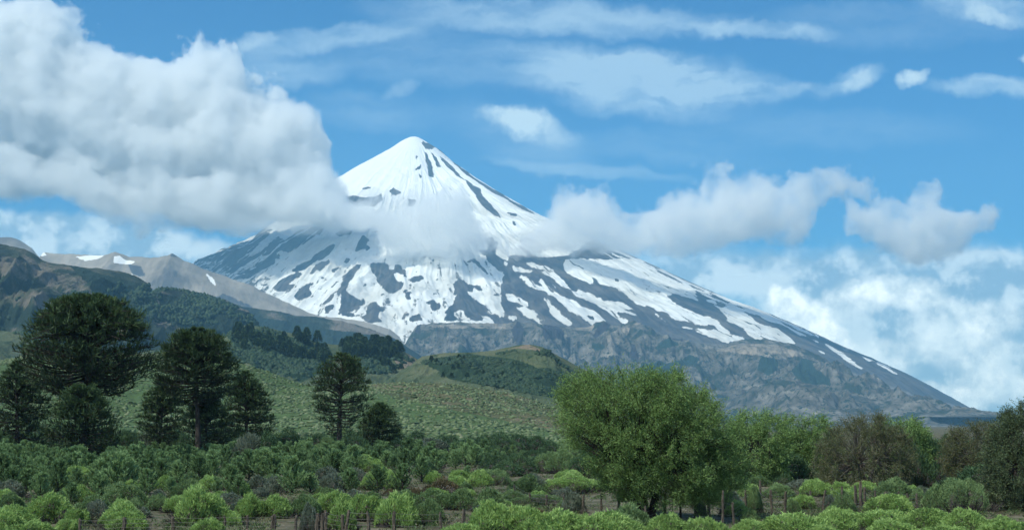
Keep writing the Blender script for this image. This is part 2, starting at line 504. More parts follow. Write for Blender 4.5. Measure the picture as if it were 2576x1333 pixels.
ROCK = [
 zA([(105,950),(110,938),(240,898),(310,868),(320,843),(440,818),(520,788),(590,712),(640,700),(670,705),(650,760),(600,795),(560,845),(480,905),(380,962),(300,1002),(235,1000),(340,940),(200,935)]),
 zA([(655,800),(700,760),(770,790),(850,720),(960,695),(1065,690),(1000,750),(905,800),(845,850),(790,885),(720,860),(690,880),(600,900),(480,960),(420,1010),(330,1020),(420,950),(520,900),(600,860)]),
 zA([(1080,690),(1265,655),(1290,680),(1240,715),(1195,755),(1130,765),(1100,740),(1150,715)]),
 zA([(620,905),(690,868),(700,920),(680,965),(580,1010),(500,1060),(430,1052),(520,1000),(600,960)]),
 zA([(697,885),(718,880),(737,945),(725,952)]),
 zA([(800,1000),(840,965),(900,940),(950,900),(1010,860),(1090,815),(1095,840),(1040,900),(990,935),(900,975),(850,1000)]),
 zA([(905,1005),(1000,945),(1065,925),(1075,945),(1000,1005),(930,1025)]),
 zA([(1225,872),(1265,800),(1300,757),(1345,790),(1320,825),(1350,850),(1310,870),(1290,850),(1250,875)]),
 zA([(1150,945),(1200,900),(1205,925),(1165,950)]),
 zA([(1080,1000),(1140,965),(1130,985),(1085,1012)]),
 zA([(1340,740),(1365,725),(1410,722),(1425,740),(1400,745),(1370,740)]),
 zA([(1560,905),(1595,910),(1580,925)]), zA([(1700,915),(1730,908),(1720,925)]), zA([(1745,930),(1790,925),(1770,942)]),
 zA([(1990,935),(2060,915),(2100,960),(2165,1030),(2130,1020),(2060,950),(2020,945)]),
 # summit ribs
 zA([(1690,108),(1740,122),(1795,148),(1780,168),(1720,165),(1705,140)]),
 zA([(1715,170),(1740,220),(1765,275),(1772,330),(1782,362),(1745,352),(1738,320),(1728,270),(1722,235)]),
 zA([(1760,185),(1795,225),(1815,260),(1832,295),(1800,292),(1782,250)]),
 zA([(1815,215),(1865,245),(1905,285),(1965,350),(1985,385),(1930,340),(1860,280),(1830,245)]),
 zA([(1985,365),(2050,415),(2105,440),(2115,490),(2165,530),(2215,600),(2240,650),(2190,620),(2120,560),(2080,505),(2040,450)]),
 zA([(2270,590),(2340,610),(2350,630),(2300,625)]), zA([(2310,655),(2350,680),(2345,695),(2320,685)]),
 zA([(1800,150),(1850,185),(1920,245),(2000,318),(2100,392),(2250,478),(2400,565),(2470,608),(2450,612),(2330,550),(2230,490),(2090,408),(1985,328),(1905,258),(1850,205),(1800,165)]),
 zA([(1645,312),(1685,268),(1695,300),(1655,322)]), zA([(1670,330),(1700,345),(1690,370)]), zA([(1650,215),(1672,215),(1668,245)]),
 zA([(1460,183),(1500,185),(1550,210),(1570,222),(1510,195)]),
 zA([(1130,490),(1230,490),(1300,500),(1400,480),(1420,470),(1440,520),(1380,560),(1180,560),(1150,530)]),
 zA([(1060,460),(1100,465),(1125,490),(1095,500)]), zA([(1250,430),(1330,425),(1360,440),(1290,450)]), zA([(1460,450),(1500,430),(1560,470),(1520,490)]), zA([(1600,500),(1650,520),(1640,560),(1600,550)]),
 # the long dark spur right of the middle cloud
 zA([(2150,850),(2130,780),(2175,768),(2222,812),(2200,895),(2262,962),(2330,1020),(2420,1090),(2480,1150),(2576,1240),(2576,1290),(2500,1240),(2380,1180),(2290,1120),(2240,1060),(2260,1030),(2200,985),(2130,905),(2075,865)]),
 zC([(0,165),(70,185),(160,190),(220,150),(330,100),(440,68),(475,90),(440,130),(370,160),(335,190),(400,180),(430,212),(570,168),(585,190),(535,232),(560,280),(585,320),(500,345),(430,365),(300,295),(250,275),(160,242),(60,202)]),
 zC([(1010,0),(1065,0),(1005,80),(985,125),(925,170),(908,260),(950,300),(1030,350),(1062,392),(1040,450),(960,470),(885,495),(830,515),(840,440),(862,370),(862,310),(832,275),(785,302),(805,312),(760,352),(700,385),(640,420),(580,452),(640,405),(720,350),(762,290),(832,258),(842,200),(870,120),(895,80),(960,40)]),
 zC([(715,402),(770,385),(800,402),(772,440),(740,470),(735,505),(690,492),(700,450),(672,430)]),
 zC([(1140,-20),(1350,-20),(1340,50),(1372,62),(1400,20),(1420,-20),(1470,0),(1500,60),(1520,122),(1490,132),(1470,90),(1410,70),(1370,90),(1400,130),(1430,162),(1482,162),(1460,240),(1400,282),(1360,292),(1290,252),(1230,192),(1200,120),(1160,60)]),
 zC([(1528,152),(1600,120),(1660,98),(1692,132),(1660,145),(1655,170),(1600,172),(1560,182)]),
 zC([(1478,240),(1592,270),(1550,300),(1565,340),(1520,365),(1508,310)]),
 zC([(1160,352),(1240,400),(1302,420),(1292,460),(1235,482),(1235,530),(1290,570),(1100,575),(1060,520),(1110,500),(1120,420)]),
 zC([(2035,112),(2062,140),(2112,170),(2125,200),(2160,198),(2250,208),(2302,262),(2240,262),(2182,222),(2172,272),(2100,262),(2150,312),(2242,372),(2322,432),(2332,490),(2422,490),(2502,530),(2575,572),(2400,575),(2380,550),(2330,510),(2280,510),(2292,562),(2200,562),(2100,522),(2098,470),(2062,452),(2000,488),(1990,508),(2052,542),(2162,572),(1830,565),(1900,540),(1922,490),(1882,500),(1962,390),(1992,370),(1982,320),(2022,300),(2052,288),(1972,300),(1992,240),(1975,200),(1992,180),(2012,150)]),
 zC([(1700,382),(1762,350),(1842,318),(1800,370),(1870,380),(1842,440),(1790,462),(1748,440),(1772,402)]),
 zC([(1760,295),(1785,280),(1835,282),(1830,298),(1790,300),(1775,325)]), zC([(1470,515),(1512,458),(1540,500),(1490,525)]), zC([(1530,545),(1582,500),(1660,485),(1675,562),(1560,562)]),
 zC([(1340,300),(1360,320),(1350,378),(1382,402),(1338,402)]), zC([(1218,290),(1300,282),(1312,302),(1230,312)]), zC([(1048,212),(1110,168),(1112,200),(1080,240),(1072,282),(1055,262)]),
 zC([(1062,350),(1078,320),(1102,372),(1082,425),(1062,395)]), zC([(2340,292),(2452,285),(2432,315)]), zC([(515,60),(560,30),(680,0),(660,25),(560,80)]), zC([(645,115),(690,110),(670,145)]),
 zC([(760,65),(810,50),(790,80)]), zC([(740,215),(800,165),(860,130),(800,190),(750,235)]), zC([(0,-20),(200,-20),(190,20),(100,45),(0,40)]), zC([(350,50),(450,0),(620,-30),(600,0),(480,50),(400,75)]),
 zC([(2460,375),(2576,400),(2576,470),(2530,420)]), zC([(2190,305),(2240,325),(2280,350),(2230,335)]), zC([(2290,325),(2390,360),(2340,350)]), zC([(1625,430),(1665,400),(1660,440)]), zC([(860,500),(1000,485),(1060,500),(1050,530),(900,520)]),
]
SNOW = [   # drifts on the bare eastern flank
 zE([(0,190),(60,230),(130,300),(145,322),(90,312),(0,245)]), zE([(-40,90),(120,110),(200,160),(285,212),(312,262),(260,252),(160,202),(60,150),(-30,130)]),
 zE([(-60,280),(0,285),(100,338),(175,400),(160,425),(60,382),(-40,370)]), zE([(20,418),(130,425),(205,450),(275,500),(348,580),(300,592),(200,532),(100,482)]),
 zE([(200,258),(335,330),(445,440),(520,500),(628,602),(570,614),(460,542),(400,482),(300,422),(235,340)]),
 zE([(215,225),(330,268),(450,328),(520,420),(590,442),(700,530),(800,600),(880,582),(935,560),(862,480),(762,414),(690,420),(640,370),(612,350),(540,330),(430,270),(360,218),(285,128),(255,160),(300,205)]),
 zE([(540,-60),(1290,-60),(1400,10),(1500,100),(1620,200),(1760,215),(1840,262),(1845,290),(1892,360),(1780,332),(1640,290),(1535,300),(1600,370),(1690,415),(1800,462),(1862,490),(1952,512),(2085,562),(2095,622),(2195,672),(2205,700),(2335,722),(2345,765),(2205,772),(2165,792),(2100,762),(2050,732),(1880,692),(1850,632),(2020,662),(2032,620),(1900,600),(1850,600),(1800,562),(1622,542),(1550,480),(1462,470),(1440,432),(1300,402),(1240,382),(1150,302),(1060,242),(940,202),(880,182),(832,140),(790,118),(832,190),(700,152),(600,112),(520,40)]),
 zE([(280,60),(400,50),(460,100),(562,210),(602,265),(740,280),(880,330),(922,350),(1100,372),(1215,430),(1222,452),(1100,440),(1252,490),(1275,512),(1130,482),(1000,462),(880,402),(800,372),(640,302),(580,245),(450,182),(400,120)]),
 zE([(860,402),(962,430),(1085,512),(1082,532),(1000,502)]), zE([(1035,535),(1155,540),(1172,602),(1120,602)]), zE([(1700,610),(1810,625),(1830,642),(1760,640)]),
 zE([(1535,120),(1640,175),(1775,212),(1640,212),(1570,155)]), zE([(1918,308),(1950,312),(1948,328)]), zE([(1950,345),(2038,348),(2052,402),(1970,372)]),
 zE([(1995,388),(2120,440),(2182,388),(2242,398),(2332,470),(2422,540),(2610,650),(2680,745),(2600,735),(2440,682),(2300,622),(2180,562),(2120,482)]),
 zE([(2335,655),(2440,690),(2535,752),(2480,752),(2362,692)]), zE([(1985,268),(2200,335),(2420,410),(2600,490),(2640,545),(2575,540),(2380,470),(2250,395),(2100,335)]),
 zE([(1420,-15),(1600,85),(1740,168),(1830,238),(2020,300),(2000,305),(1810,250),(1700,180),(1560,90)]), zE([(0,0),(60,5),(110,40),(200,55),(190,80),(90,80),(0,60)]), zE([(120,-30),(230,-30),(400,40),(480,60),(330,50),(200,20)]),
 zE([(-20,500),(40,505),(60,545),(20,552),(-30,540)]), zE([(730,485),(780,490),(835,525),(840,560),(760,510)]),
 zF([(-60,470),(0,497),(180,608),(382,708),(405,726),(300,702),(200,632),(100,585),(-60,535)]), zF([(-60,595),(0,608),(120,638),(200,702),(292,800),(180,790),(0,742),(-60,720)]),
 zF([(215,595),(330,640),(465,705),(440,712),(330,662)]), zF([(400,722),(522,780),(500,788)]), zF([(552,790),(622,800),(740,870),(852,952),(968,1050),(940,1056),(800,962),(640,850)]),
 zF([(488,832),(582,890),(552,896)]), zF([(738,830),(822,862),(790,858)]), zF([(925,898),(1058,965),(1020,962)]), zF([(1072,962),(1180,1010),(1328,1115),(1250,1082),(1150,1022)]), zF([(800,890),(850,915),(830,912)]),
]
SNOW_HOLES = [zE([(1605,300),(1700,305),(1745,350),(1785,362),(1795,400),(1752,422),(1680,382),(1640,332)]), zE([(720,490),(800,510),(840,555),(790,545)]), zE([(670,488),(700,500),(690,510)]), zE([(1030,125),(1060,130),(1080,165),(1040,165)]),
 zE([(2330,575),(2375,580),(2370,592)]), zF([(45,668),(100,690),(118,705),(70,692)]), zE([(1265,225),(1400,235),(1480,250),(1380,246)]), zE([(690,268),(740,280),(730,290)]), zE([(780,265),(825,280),(800,290)])]

def volcano_material():
    m, n = new_mat("snow_and_lava")
    tcn = n.node('ShaderNodeTexCoord')
    P = tcn.outputs['Object']
    a = n.node('ShaderNodeAttribute', attribute_name='snow').outputs['Fac']
    ang = n.node('ShaderNodeAttribute', attribute_name='bearing').outputs['Fac']
    rad = n.node('ShaderNodeAttribute', attribute_name='downslope').outputs['Fac']
    stv = n.noise(n.comb(n.math('MULTIPLY', ang, 75.0), n.math('DIVIDE', rad, 330.0), 0.0), 1.0, 5.0, 0.62)
    fine = n.noise(P, 1 / 48.0, 5.0, 0.72)
    dirt = n.node('ShaderNodeAttribute', attribute_name='stony').outputs['Fac']
    f = n.math('MULTIPLY_ADD', n.math('SUBTRACT', fine, 0.5), 0.9, a)
    f = n.math('MULTIPLY_ADD', n.math('SUBTRACT', stv, 0.5), 0.8, f)
    hole = n.smooth(n.math('ADD', n.math('MULTIPLY_ADD', stv, 0.7, n.math('MULTIPLY', fine, 0.3)), n.math('MULTIPLY', dirt, 0.17)), 0.645, 0.70)
    msk = n.math('MULTIPLY', n.smooth(f, 0.39, 0.49), n.math('SUBTRACT', 1.0, n.math('MULTIPLY', hole, n.smooth(dirt, 0.0, 0.3))))
    rock = n.ramp(n.noise(P, 1 / 220.0, 6.0, 0.65), [(0.3, (0.020, 0.020, 0.028)), (0.5, (0.05, 0.046, 0.05)), (0.68, (0.11, 0.095, 0.082))])
    rock = n.mix(n.smooth(stv, 0.42, 0.66, 0.0, 0.8), rock, (0.125, 0.112, 0.098))
    low = n.node('ShaderNodeAttribute', attribute_name='scree').outputs['Fac']
    scree = n.ramp(n.noise(P, 1 / 130.0, 6.0, 0.7), [(0.36, (0.045, 0.05, 0.05)), (0.5, (0.12, 0.11, 0.10)), (0.62, (0.22, 0.19, 0.16))])
    rock = n.mix(n.smooth(n.math('MULTIPLY_ADD', n.math('SUBTRACT', n.noise(P, 1 / 500.0, 5.0, 0.6), 0.5), 1.0, low), 0.35, 0.65), rock, scree)
    snow = n.mix(n.smooth(n.noise(P, 1 / 380.0, 5.0, 0.62), 0.35, 0.68), (0.80, 0.81, 0.78), (0.60, 0.60, 0.56))
    clean = n.node('ShaderNodeAttribute', attribute_name='fresh').outputs['Fac']
    snow = n.mix(clean, snow, (0.87, 0.88, 0.86))
    b = n.node('ShaderNodeBsdfPrincipled')
    n.put(b.inputs['Base Color'], n.mix(msk, rock, snow))
    b.inputs['Roughness'].default_value = 0.85
    b.inputs['Specular IOR Level'].default_value = 0.1
    bp = n.node('ShaderNodeBump')
    bp.inputs['Distance'].default_value = 16.0
    n.put(bp.inputs['Strength'], n.smooth(msk, 0.0, 1.0, 1.0, 0.30))
    n.put(bp.inputs['Height'], n.noise(P, 1 / 90.0, 6.0, 0.62))
    n.link(bp.outputs[0], b.inputs['Normal'])
    n.link(b.outputs[0], n.out.inputs['Surface'])
    return m

def build_volcano():
    cx0 = (1045 - CX) / FX
    ax, _ = at_np(np.array([1045.0]), np.array([344.0]), VD)
    ax = float(ax[0])
    def prof(pts):
        p = np.array(pts, dtype=np.float64)
        x, z = at_np(p[:, 0], p[:, 1], VD)
        r = np.abs(x - ax)
        o = np.argsort(r)
        return r[o], z[o]
    rl, zl = prof(V_LEFT); rr, zr = prof(V_RIGHT)
    r = np.concatenate([np.linspace(0, 6800, 620), np.linspace(6850, 11000, 40)])
    # angle: 0 = +x (right), -90 = towards the camera
    th = np.concatenate([np.linspace(20, -200, 1500), np.linspace(-202, -338, 70)])
    T = np.radians(th)
    R_, TT = np.meshgrid(r, T, indexing='ij')
    hl = np.interp(R_, rl, zl); hr = np.interp(R_, rr, zr)
    k = 0.5 + 0.5 * np.cos(TT)
    k = k * k * (3 - 2 * k)
    front_w = np.clip(-np.sin(TT), 0, 1)
    Zm = hl * (1 - k) + hr * k
    x = R_ * np.cos(TT); y = R_ * np.sin(TT)
    # ribs and gullies that run down the cone
    side = 1 - 0.93 * np.abs(np.cos(TT)) ** 2.5
    e = np.clip((R_ - 150) / 1200, 0, 1) * np.clip((9000 - R_) / 4000, 0, 1) * side
    ang = TT * 9 + 0.5 * fbm(R_ / 900, TT * 2, 3, 21)
    e = e * (1 - 0.8 * np.clip((2300 - R_) / 1200, 0, 1) * np.clip((0.35 - np.cos(TT)) * 4, 0, 1))
    rib = ridged(ang, R_ / 1800, 5, 22, 0.6) - 0.5
    rib2 = ridged(ang * 2.6, R_ / 700, 4, 23, 0.6) - 0.35
    nz = fbm(x / 420, y / 420, 6, 24, 0.58)
    jag = fbm(x / 70, y / 70, 3, 61)
    Z = Zm + e * (95 * rib + 13 * rib2 + 38 * nz) + 9 * jag * np.clip(R_ / 800, 0, 1) * (0.25 + 0.75 * side)
    X = ax + x; Y = VD + np.where(y > 0, y * 0.35, y)
    cragm = np.exp(-((X + 2800) / 330) ** 2) + np.exp(-((X + 2150) / 200) ** 2)
    Z = Z + cragm * 34 * np.maximum(ridged(X / 95, Y / 400, 4, 71, 0.6) - .1, 0) * (np.abs(np.cos(TT)) > .55)
    # settle the flanks so that the ribs do not raise the skyline
    tgt = V_LEFT[::-1] + V_RIGHT[1:]
    tx = np.array([p[0] for p in tgt], float); ty = np.array([p[1] for p in tgt], float)
    for _k in range(2):
        gx, gy = to_grid(np.stack([X, Y, Z], -1).reshape(-1, 3))
        b = np.clip(((gx + 600) / 8).astype(int), 0, 499)
        top = np.full(500, 1e9); np.minimum.at(top, b, gy)
        xs = -600 + 8 * (np.arange(500) + .5)
        ok = (top < 1e8) & (xs > -200) & (xs < 2800)
        c = np.interp(xs, xs[ok], (np.interp(xs, tx, ty) - top)[ok])
        c = np.convolve(np.pad(c, 3, 'edge'), np.ones(7) / 7, 'valid')
        cc = np.interp(gx, xs, c).reshape(Z.shape)
        cc = np.where((gx.reshape(Z.shape) > -400) & (gx.reshape(Z.shape) < 3000), cc, 0)
        Z = Z - cc * Y / FX * np.clip(R_ / 500, 0, 1)
    Z = np.where(R_ >= 10990, -30, Z)
    V_ = np.stack([X, Y, Z], -1).reshape(-1, 3)
    GX, GY = to_grid(V_)
    f1 = fbm(V_[:, 0] / 300, V_[:, 1] / 300 + V_[:, 2] / 150, 5, 41, 0.6)
    f2 = fbm(V_[:, 0] / 300, V_[:, 1] / 300 + V_[:, 2] / 150, 5, 47, 0.6)
    f3 = fbm(V_[:, 0] / 55, V_[:, 2] / 40, 3, 81, 0.6); f4 = fbm(V_[:, 0] / 55, V_[:, 2] / 40, 3, 87, 0.6)
    PX, PY = GX + 4.5 * f1 + 3.5 * f3, GY + 3.5 * f2 + 3.0 * f4
    inF = (TT.ravel() < math.radians(20)) & (TT.ravel() > math.radians(-200))
    snow = np.ones(len(V_))
    # bare below the snow line, lower on the left than on the right
    lowline = np.interp(PX, [0, 1300, 1500, 2100, 2600], [900, 860, 900, 900, 900])
    snow[PY > lowline] = 0
    east = in_poly(PX, PY, zE([(-30, -90), (560, -90), (1000, -400), (2000, -300), (4200, 800), (4200, 3000), (-400, 3000), (-400, 640), (-60, 560), (-110, 380), (-110, 200)]))
    snow[east] = 0
    for p in SNOW: snow[in_poly(PX, PY, p)] = 1
    for p in SNOW_HOLES: snow[in_poly(PX, PY, p)] = 0
    for p in ROCK: snow[in_poly(PX, PY, p)] = 0
    # thin streaks of stone showing through, along the fall line
    streak = fbm(TT * 60, R_ / 420, 4, 51, 0.6).ravel()
    grime = fbm(V_[:, 0] / 500, V_[:, 2] / 260, 4, 55).ravel()
    left = np.clip((700 - GX) / 120, 0, 1) * np.clip((GY - 560) / 20, 0, 1)
    thr = 0.56 - 0.24 * left - 0.10 * np.clip((GX - 1300) / 200, 0, 1) * np.clip((GY - 560) / 60, 0, 1) + 0.5 * np.clip((500 - GY) / 60, 0, 1) * (GX < 1085)
    snow = np.where((snow > 0.5) & (streak + 0.35 * grime > thr), 0.15, snow)
    streak2 = fbm(TT * 45 + 9, R_ / 500, 3, 58, 0.6).ravel()
    east_snowline = np.interp(GX, [1300, 1800, 2300], [860, 880, 990])
    snow = np.where((snow < 0.5) & (streak2 > 0.62) & (GY < east_snowline - 25) & (GX < 1700), 0.9, snow)
    west = (GX < 800) & (GY > 560) & (snow < 0.5)
    snow = np.where(west & (fbm(TT.ravel() * 55, R_.ravel() / 700, 4, 77, 0.6) > 0.10), 0.85, snow)
    sg = snow.reshape(R_.shape)
    for _k in range(2):
        sg = (sg + np.roll(sg, 1, 1) + np.roll(sg, -1, 1)) / 3
        sg = (sg + np.roll(sg, 1, 0) + np.roll(sg, -1, 0)) / 3
    dr_ = GY - np.interp(GX, [p[0] for p in V_RIGHT], [p[1] for p in V_RIGHT])
    sn = fbm(GX / 40, dr_ / 6, 3, 66)
    strip = (TT.ravel() > -1.6) & (GX > 1540) & (GX < 2060) & (((dr_ > 3.5) & (dr_ < 9)) | ((dr_ > 14) & (dr_ < 20) & (GX < 1900))) & (sn > -0.25)
    sg = np.where(strip.reshape(sg.shape), 0.85, sg)
    stony = np.clip(1.0 * left + 0.48 * np.clip((GX - 1250) / 300, 0, 1) + 0.52 * np.clip((GY - 610) / 60, 0, 1) * (GX < 1400), 0, 1) * (1 - np.clip((480 - GY) / 30, 0, 1) * (GX < 1080))
    scree = np.clip((GY - np.interp(GX, [0, 1000, 1500, 2000, 2300, 2600], [820, 820, 835, 872, 985, 1060])) / 14, 0, 1)
    fresh = np.clip((520 - GY) / 40, 0, 1)
    me = make_mesh("volcano", V_, quads=grid_quads(len(r), len(th), wrap=True), attrs={'snow': sg.ravel(), 'scree': scree, 'fresh': fresh, 'bearing': TT.ravel(), 'downslope': R_.ravel(), 'stony': stony}, smooth=True)
    tag(link_obj("volcano", me, volcano_material()), kind='structure')
build_volcano()

# ------------------------------------------------------------------ the hills in front of it, from far to near
SCREE = [(0.34, (0.13, 0.115, 0.10)), (0.5, (0.26, 0.225, 0.18)), (0.66, (0.37, 0.32, 0.255))]
m_far = terrain_mat("far_scree", SCREE, 1 / 420.0, patches=[('snowpatch', (0.85, 0.86, 0.83), 1 / 150.0, 0.5, 0.58), ('crag', (0.07, 0.07, 0.075), 1 / 120.0, 0.75, 1.0)], bump=14.0, bump_scale=1 / 120.0)
far_crest = [(-300, 640), (-60, 600), (0, 598), (22, 597), (50, 606), (80, 622), (100, 648), (108, 634), (150, 637), (210, 641), (262, 641), (290, 633), (325, 645), (378, 648), (400, 646), (425, 640), (433, 636), (445, 644), (462, 655), (480, 660), (520, 680), (570, 697), (640, 722), (700, 750), (750, 775), (800, 794), (860, 801), (930, 812), (980, 828), (1010, 850), (1050, 880), (1150, 930)]
ridge("far_hills", 9500.0, far_crest, 2600, 1500, m_far, 700, 160, amp=70, gully=90, gscale=420, crest_noise=9, seed=3, foot_z=150,
      polys=[('snowpatch', [[(185, 645), (262, 643), (250, 652), (215, 658)], [(283, 645), (300, 642), (312, 652), (345, 656), (330, 663), (285, 662)], [(92, 634), (110, 634), (118, 644), (104, 645)],
                            [(515, 683), (540, 700), (545, 722), (528, 705)], [(338, 672), (350, 674), (346, 684)], [(322, 690), (337, 688), (333, 698)]]),
             ('crag', [[(424, 648), (433, 632), (448, 650)], [(320, 660), (360, 665), (372, 700), (330, 690)], [(480, 775), (560, 735), (640, 775), (600, 800)], [(640, 780), (760, 790), (900, 830), (980, 880), (700, 880)]])])

m_crag = terrain_mat("grey_crag", [(0.33, (0.03, 0.040, 0.036)), (0.45, (0.085, 0.085, 0.072)), (0.57, (0.15, 0.145, 0.13)), (0.72, (0.28, 0.26, 0.225))], 1 / 90.0,
                     patches=[(None, (0.03, 0.045, 0.035), 1 / 230.0, 0.55, 0.62), (None, (0.018, 0.036, 0.034), 1 / 26.0, 0.54, 0.60), ('woods', (0.022, 0.045, 0.040), 1 / 90.0, 0.45, 0.6), ('pale', (0.34, 0.29, 0.235), 1 / 110.0, 0.82, 1.2), ('crag', (0.04, 0.042, 0.052), 1 / 60.0, 0.45, 0.62)], bump=9.0, bump_scale=1 / 30.0)
crag_crest = [(960, 900), (1005, 880), (1020, 862), (1035, 838), (1050, 817), (1080, 812), (1150, 811), (1230, 813), (1285, 813), (1300, 806), (1320, 812), (1345, 810), (1362, 816), (1400, 822), (1445, 824), (1480, 822), (1500, 812), (1518, 807), (1535, 815), (1560, 819), (1578, 812), (1592, 806), (1605, 810), (1630, 822), (1660, 840), (1690, 850), (1730, 858), (1760, 864), (1800, 868), (1830, 866), (1860, 855), (1900, 852), (1950, 857), (2000, 866), (2030, 880), (2060, 893), (2110, 922), (2160, 950), (2220, 985), (2290, 1022), (2380, 1045), (2480, 1058), (2650, 1066)]
ridge("crag_hills", 8200.0, crag_crest, 2300, 1500, m_crag, 1100, 280, amp=120, gully=62, gscale=180, crest_noise=10, seed=8, foot_z=40, prof=1.25, spur=0.4,
      polys=[('woods', [zF([(230, 1060), (300, 1000), (350, 930), (440, 950), (480, 1040), (560, 1090), (620, 1130), (640, 1210), (650, 1300), (520, 1270), (380, 1200), (300, 1140)]),
                        zF([(-60, 900), (0, 860), (60, 930), (110, 980), (80, 1060), (0, 1110), (-120, 1060)]), zE([(1500, 780), (1600, 730), (1700, 800), (1560, 850), (1440, 850)]),
                        zE([(1700, 950), (1800, 900), (1900, 950), (1860, 1000), (1720, 1010), (1500, 1000)]), zE([(800, 780), (930, 800), (960, 830), (850, 870), (800, 840)]), zE([(1300, 1000), (1500, 960), (1700, 1060), (1500, 1200), (1250, 1100)])]),
             ('pale', [zC([(1100, 590), (1500, 560), (1640, 600), (1500, 740), (1440, 700), (1200, 620)]), zC([(1680, 600), (2576, 580), (2576, 640), (1800, 640)]), zE([(950, 700), (1080, 610), (1200, 620), (1180, 700), (1050, 830), (960, 800)]),
                       zE([(620, 600), (840, 600), (800, 680), (640, 660)]), zE([(1200, 600), (1330, 560), (1350, 590), (1250, 620)]), zE([(480, 880), (650, 780), (680, 790), (560, 870)]), zE([(2000, 880), (2200, 800), (2576, 780), (3000, 900), (2700, 960), (2300, 900)])]),
             ('crag', [zE([(0, 640), (60, 555), (130, 640), (110, 760), (40, 800)]), zE([(310, 620), (350, 580), (470, 620), (530, 690), (520, 760), (440, 740), (330, 760)]), zE([(810, 720), (870, 620), (940, 570), (1000, 600), (900, 700), (840, 740)]),
                       zE([(1560, 700), (1600, 650), (1680, 680), (1740, 760), (1640, 750)]), zE([(1180, 900), (1230, 780), (1290, 900), (1260, 1000)]), zC([(1600, 680), (1640, 580), (1670, 600), (1660, 700)])])])
low_crest = [(1500, 1069), (1650, 1062), (1780, 1040), (1820, 1020), (1850, 1000), (1900, 975), (1960, 950), (2020, 960), (2100, 985), (2180, 1000), (2300, 1022), (2380, 1040), (2500, 1052), (2700, 1062)]
ridge("low_crags", 6800.0, low_crest, 1300, 900, m_crag, 400, 90, amp=60, gully=90, gscale=240, crest_noise=10, seed=12, foot_z=-5, prof=1.1)

m_wood = terrain_mat("wooded_rock", [(0.34, (0.014, 0.022, 0.020)), (0.44, (0.026, 0.042, 0.032)), (0.51, (0.05, 0.062, 0.042)), (0.58, (0.13, 0.118, 0.097)), (0.75, (0.20, 0.175, 0.14))], 1 / 120.0,
                     patches=[('rock', (0.17, 0.152, 0.125), 1 / 36.0, 0.86, 1.15), ('dark', (0.018, 0.034, 0.026), 1 / 50.0, 0.5, 0.7)], bump=14.0, bump_scale=1 / 28.0)
D2 = [(450, 800), (560, 752), (620, 772), (700, 785), (740, 792), (790, 797), (850, 806), (900, 817), (950, 834), (985, 848), (1010, 862), (1050, 890), (1100, 930)]
ridge("wooded_ridge_far", 6200.0, D2, 1500, 900, m_wood, 400, 110, amp=35, gully=60, gscale=220, crest_noise=7, seed=14, foot_z=60, polys=[('dark', [[(560, 780), (1040, 860), (1100, 950), (600, 900)]])])
D1 = [(-400, 610), (-60, 606), (0, 612), (30, 620), (60, 626), (88, 640), (108, 656), (120, 660), (150, 664), (200, 671), (250, 676), (300, 682), (325, 690), (345, 697), (362, 706), (376, 716), (386, 742), (394, 744), (410, 736), (440, 731), (480, 733), (520, 745), (560, 757), (600, 772), (625, 782), (640, 800), (660, 830), (700, 860), (760, 900), (820, 950)]
_, surf_wooded, _w = ridge("wooded_mountain", 3600.0, D1, 1500, 700, m_wood, 800, 220, amp=46, gully=85, gscale=170, crest_noise=3.5, seed=16, foot_z=20, prof=1.15, spur=0.3,
      polys=[('rock', [[(0, 640), (60, 650), (180, 690), (260, 740), (240, 770), (100, 720), (0, 700)], [(80, 730), (180, 770), (200, 800), (150, 810), (60, 760)], [(400, 780), (560, 850), (700, 900), (600, 880), (380, 810)]]),
             ('dark', [[(170, 665), (380, 720), (400, 800), (250, 750)], [(390, 735), (640, 790), (660, 870), (420, 820)], [(0, 760), (80, 770), (120, 820), (0, 830)]])])

m_green = terrain_mat("green_slope", [(0.34, (0.05, 0.075, 0.04)), (0.5, (0.08, 0.105, 0.056)), (0.66, (0.12, 0.135, 0.078))], 1 / 60.0,
                      patches=[('scrub', (0.022, 0.045, 0.024), 1 / 22.0, 0.42, 0.6), ('stone', (0.20, 0.165, 0.12), 1 / 18.0, 0.5, 0.75), (None, (0.03, 0.055, 0.028), 1 / 16.0, 0.56, 0.63)], bump=5.0, bump_scale=1 / 9.0)
E1 = [(-400, 800), (-60, 826), (0, 830), (60, 838), (130, 868), (220, 885), (340, 886), (420, 880), (480, 872), (530, 860), (566, 846), (585, 830), (600, 820), (625, 817), (645, 820), (690, 828), (740, 840), (790, 858), (830, 866), (870, 868), (920, 862), (970, 868), (1010, 880), (1040, 898), (1065, 912), (1090, 928), (1130, 952), (1170, 968), (1230, 990)]
_, surf_e, _e = ridge("green_hills", 2100.0, E1, 800, 400, m_green, 700, 170, amp=16, gully=24, gscale=110, crest_noise=1.2, seed=18, foot_z=0, prof=1.15,
      polys=[('scrub', [[(570, 830), (640, 822), (780, 860), (830, 930), (760, 960), (640, 920), (590, 880)], [(400, 880), (560, 860), (620, 930), (500, 900)], [(60, 845), (200, 880), (320, 900), (100, 900)], [(850, 870), (1000, 880), (960, 940), (880, 930)]]),
             ('stone', [[(985, 890), (1030, 890), (1110, 950), (1060, 950), (1000, 925)]])])
F1 = [(960, 985), (1010, 940), (1045, 908), (1062, 896), (1120, 888), (1200, 886), (1250, 880), (1275, 874), (1300, 868), (1335, 866), (1365, 874), (1395, 890), (1430, 908), (1460, 925), (1500, 945), (1560, 985), (1640, 1020), (1760, 1050), (1900, 1066)]
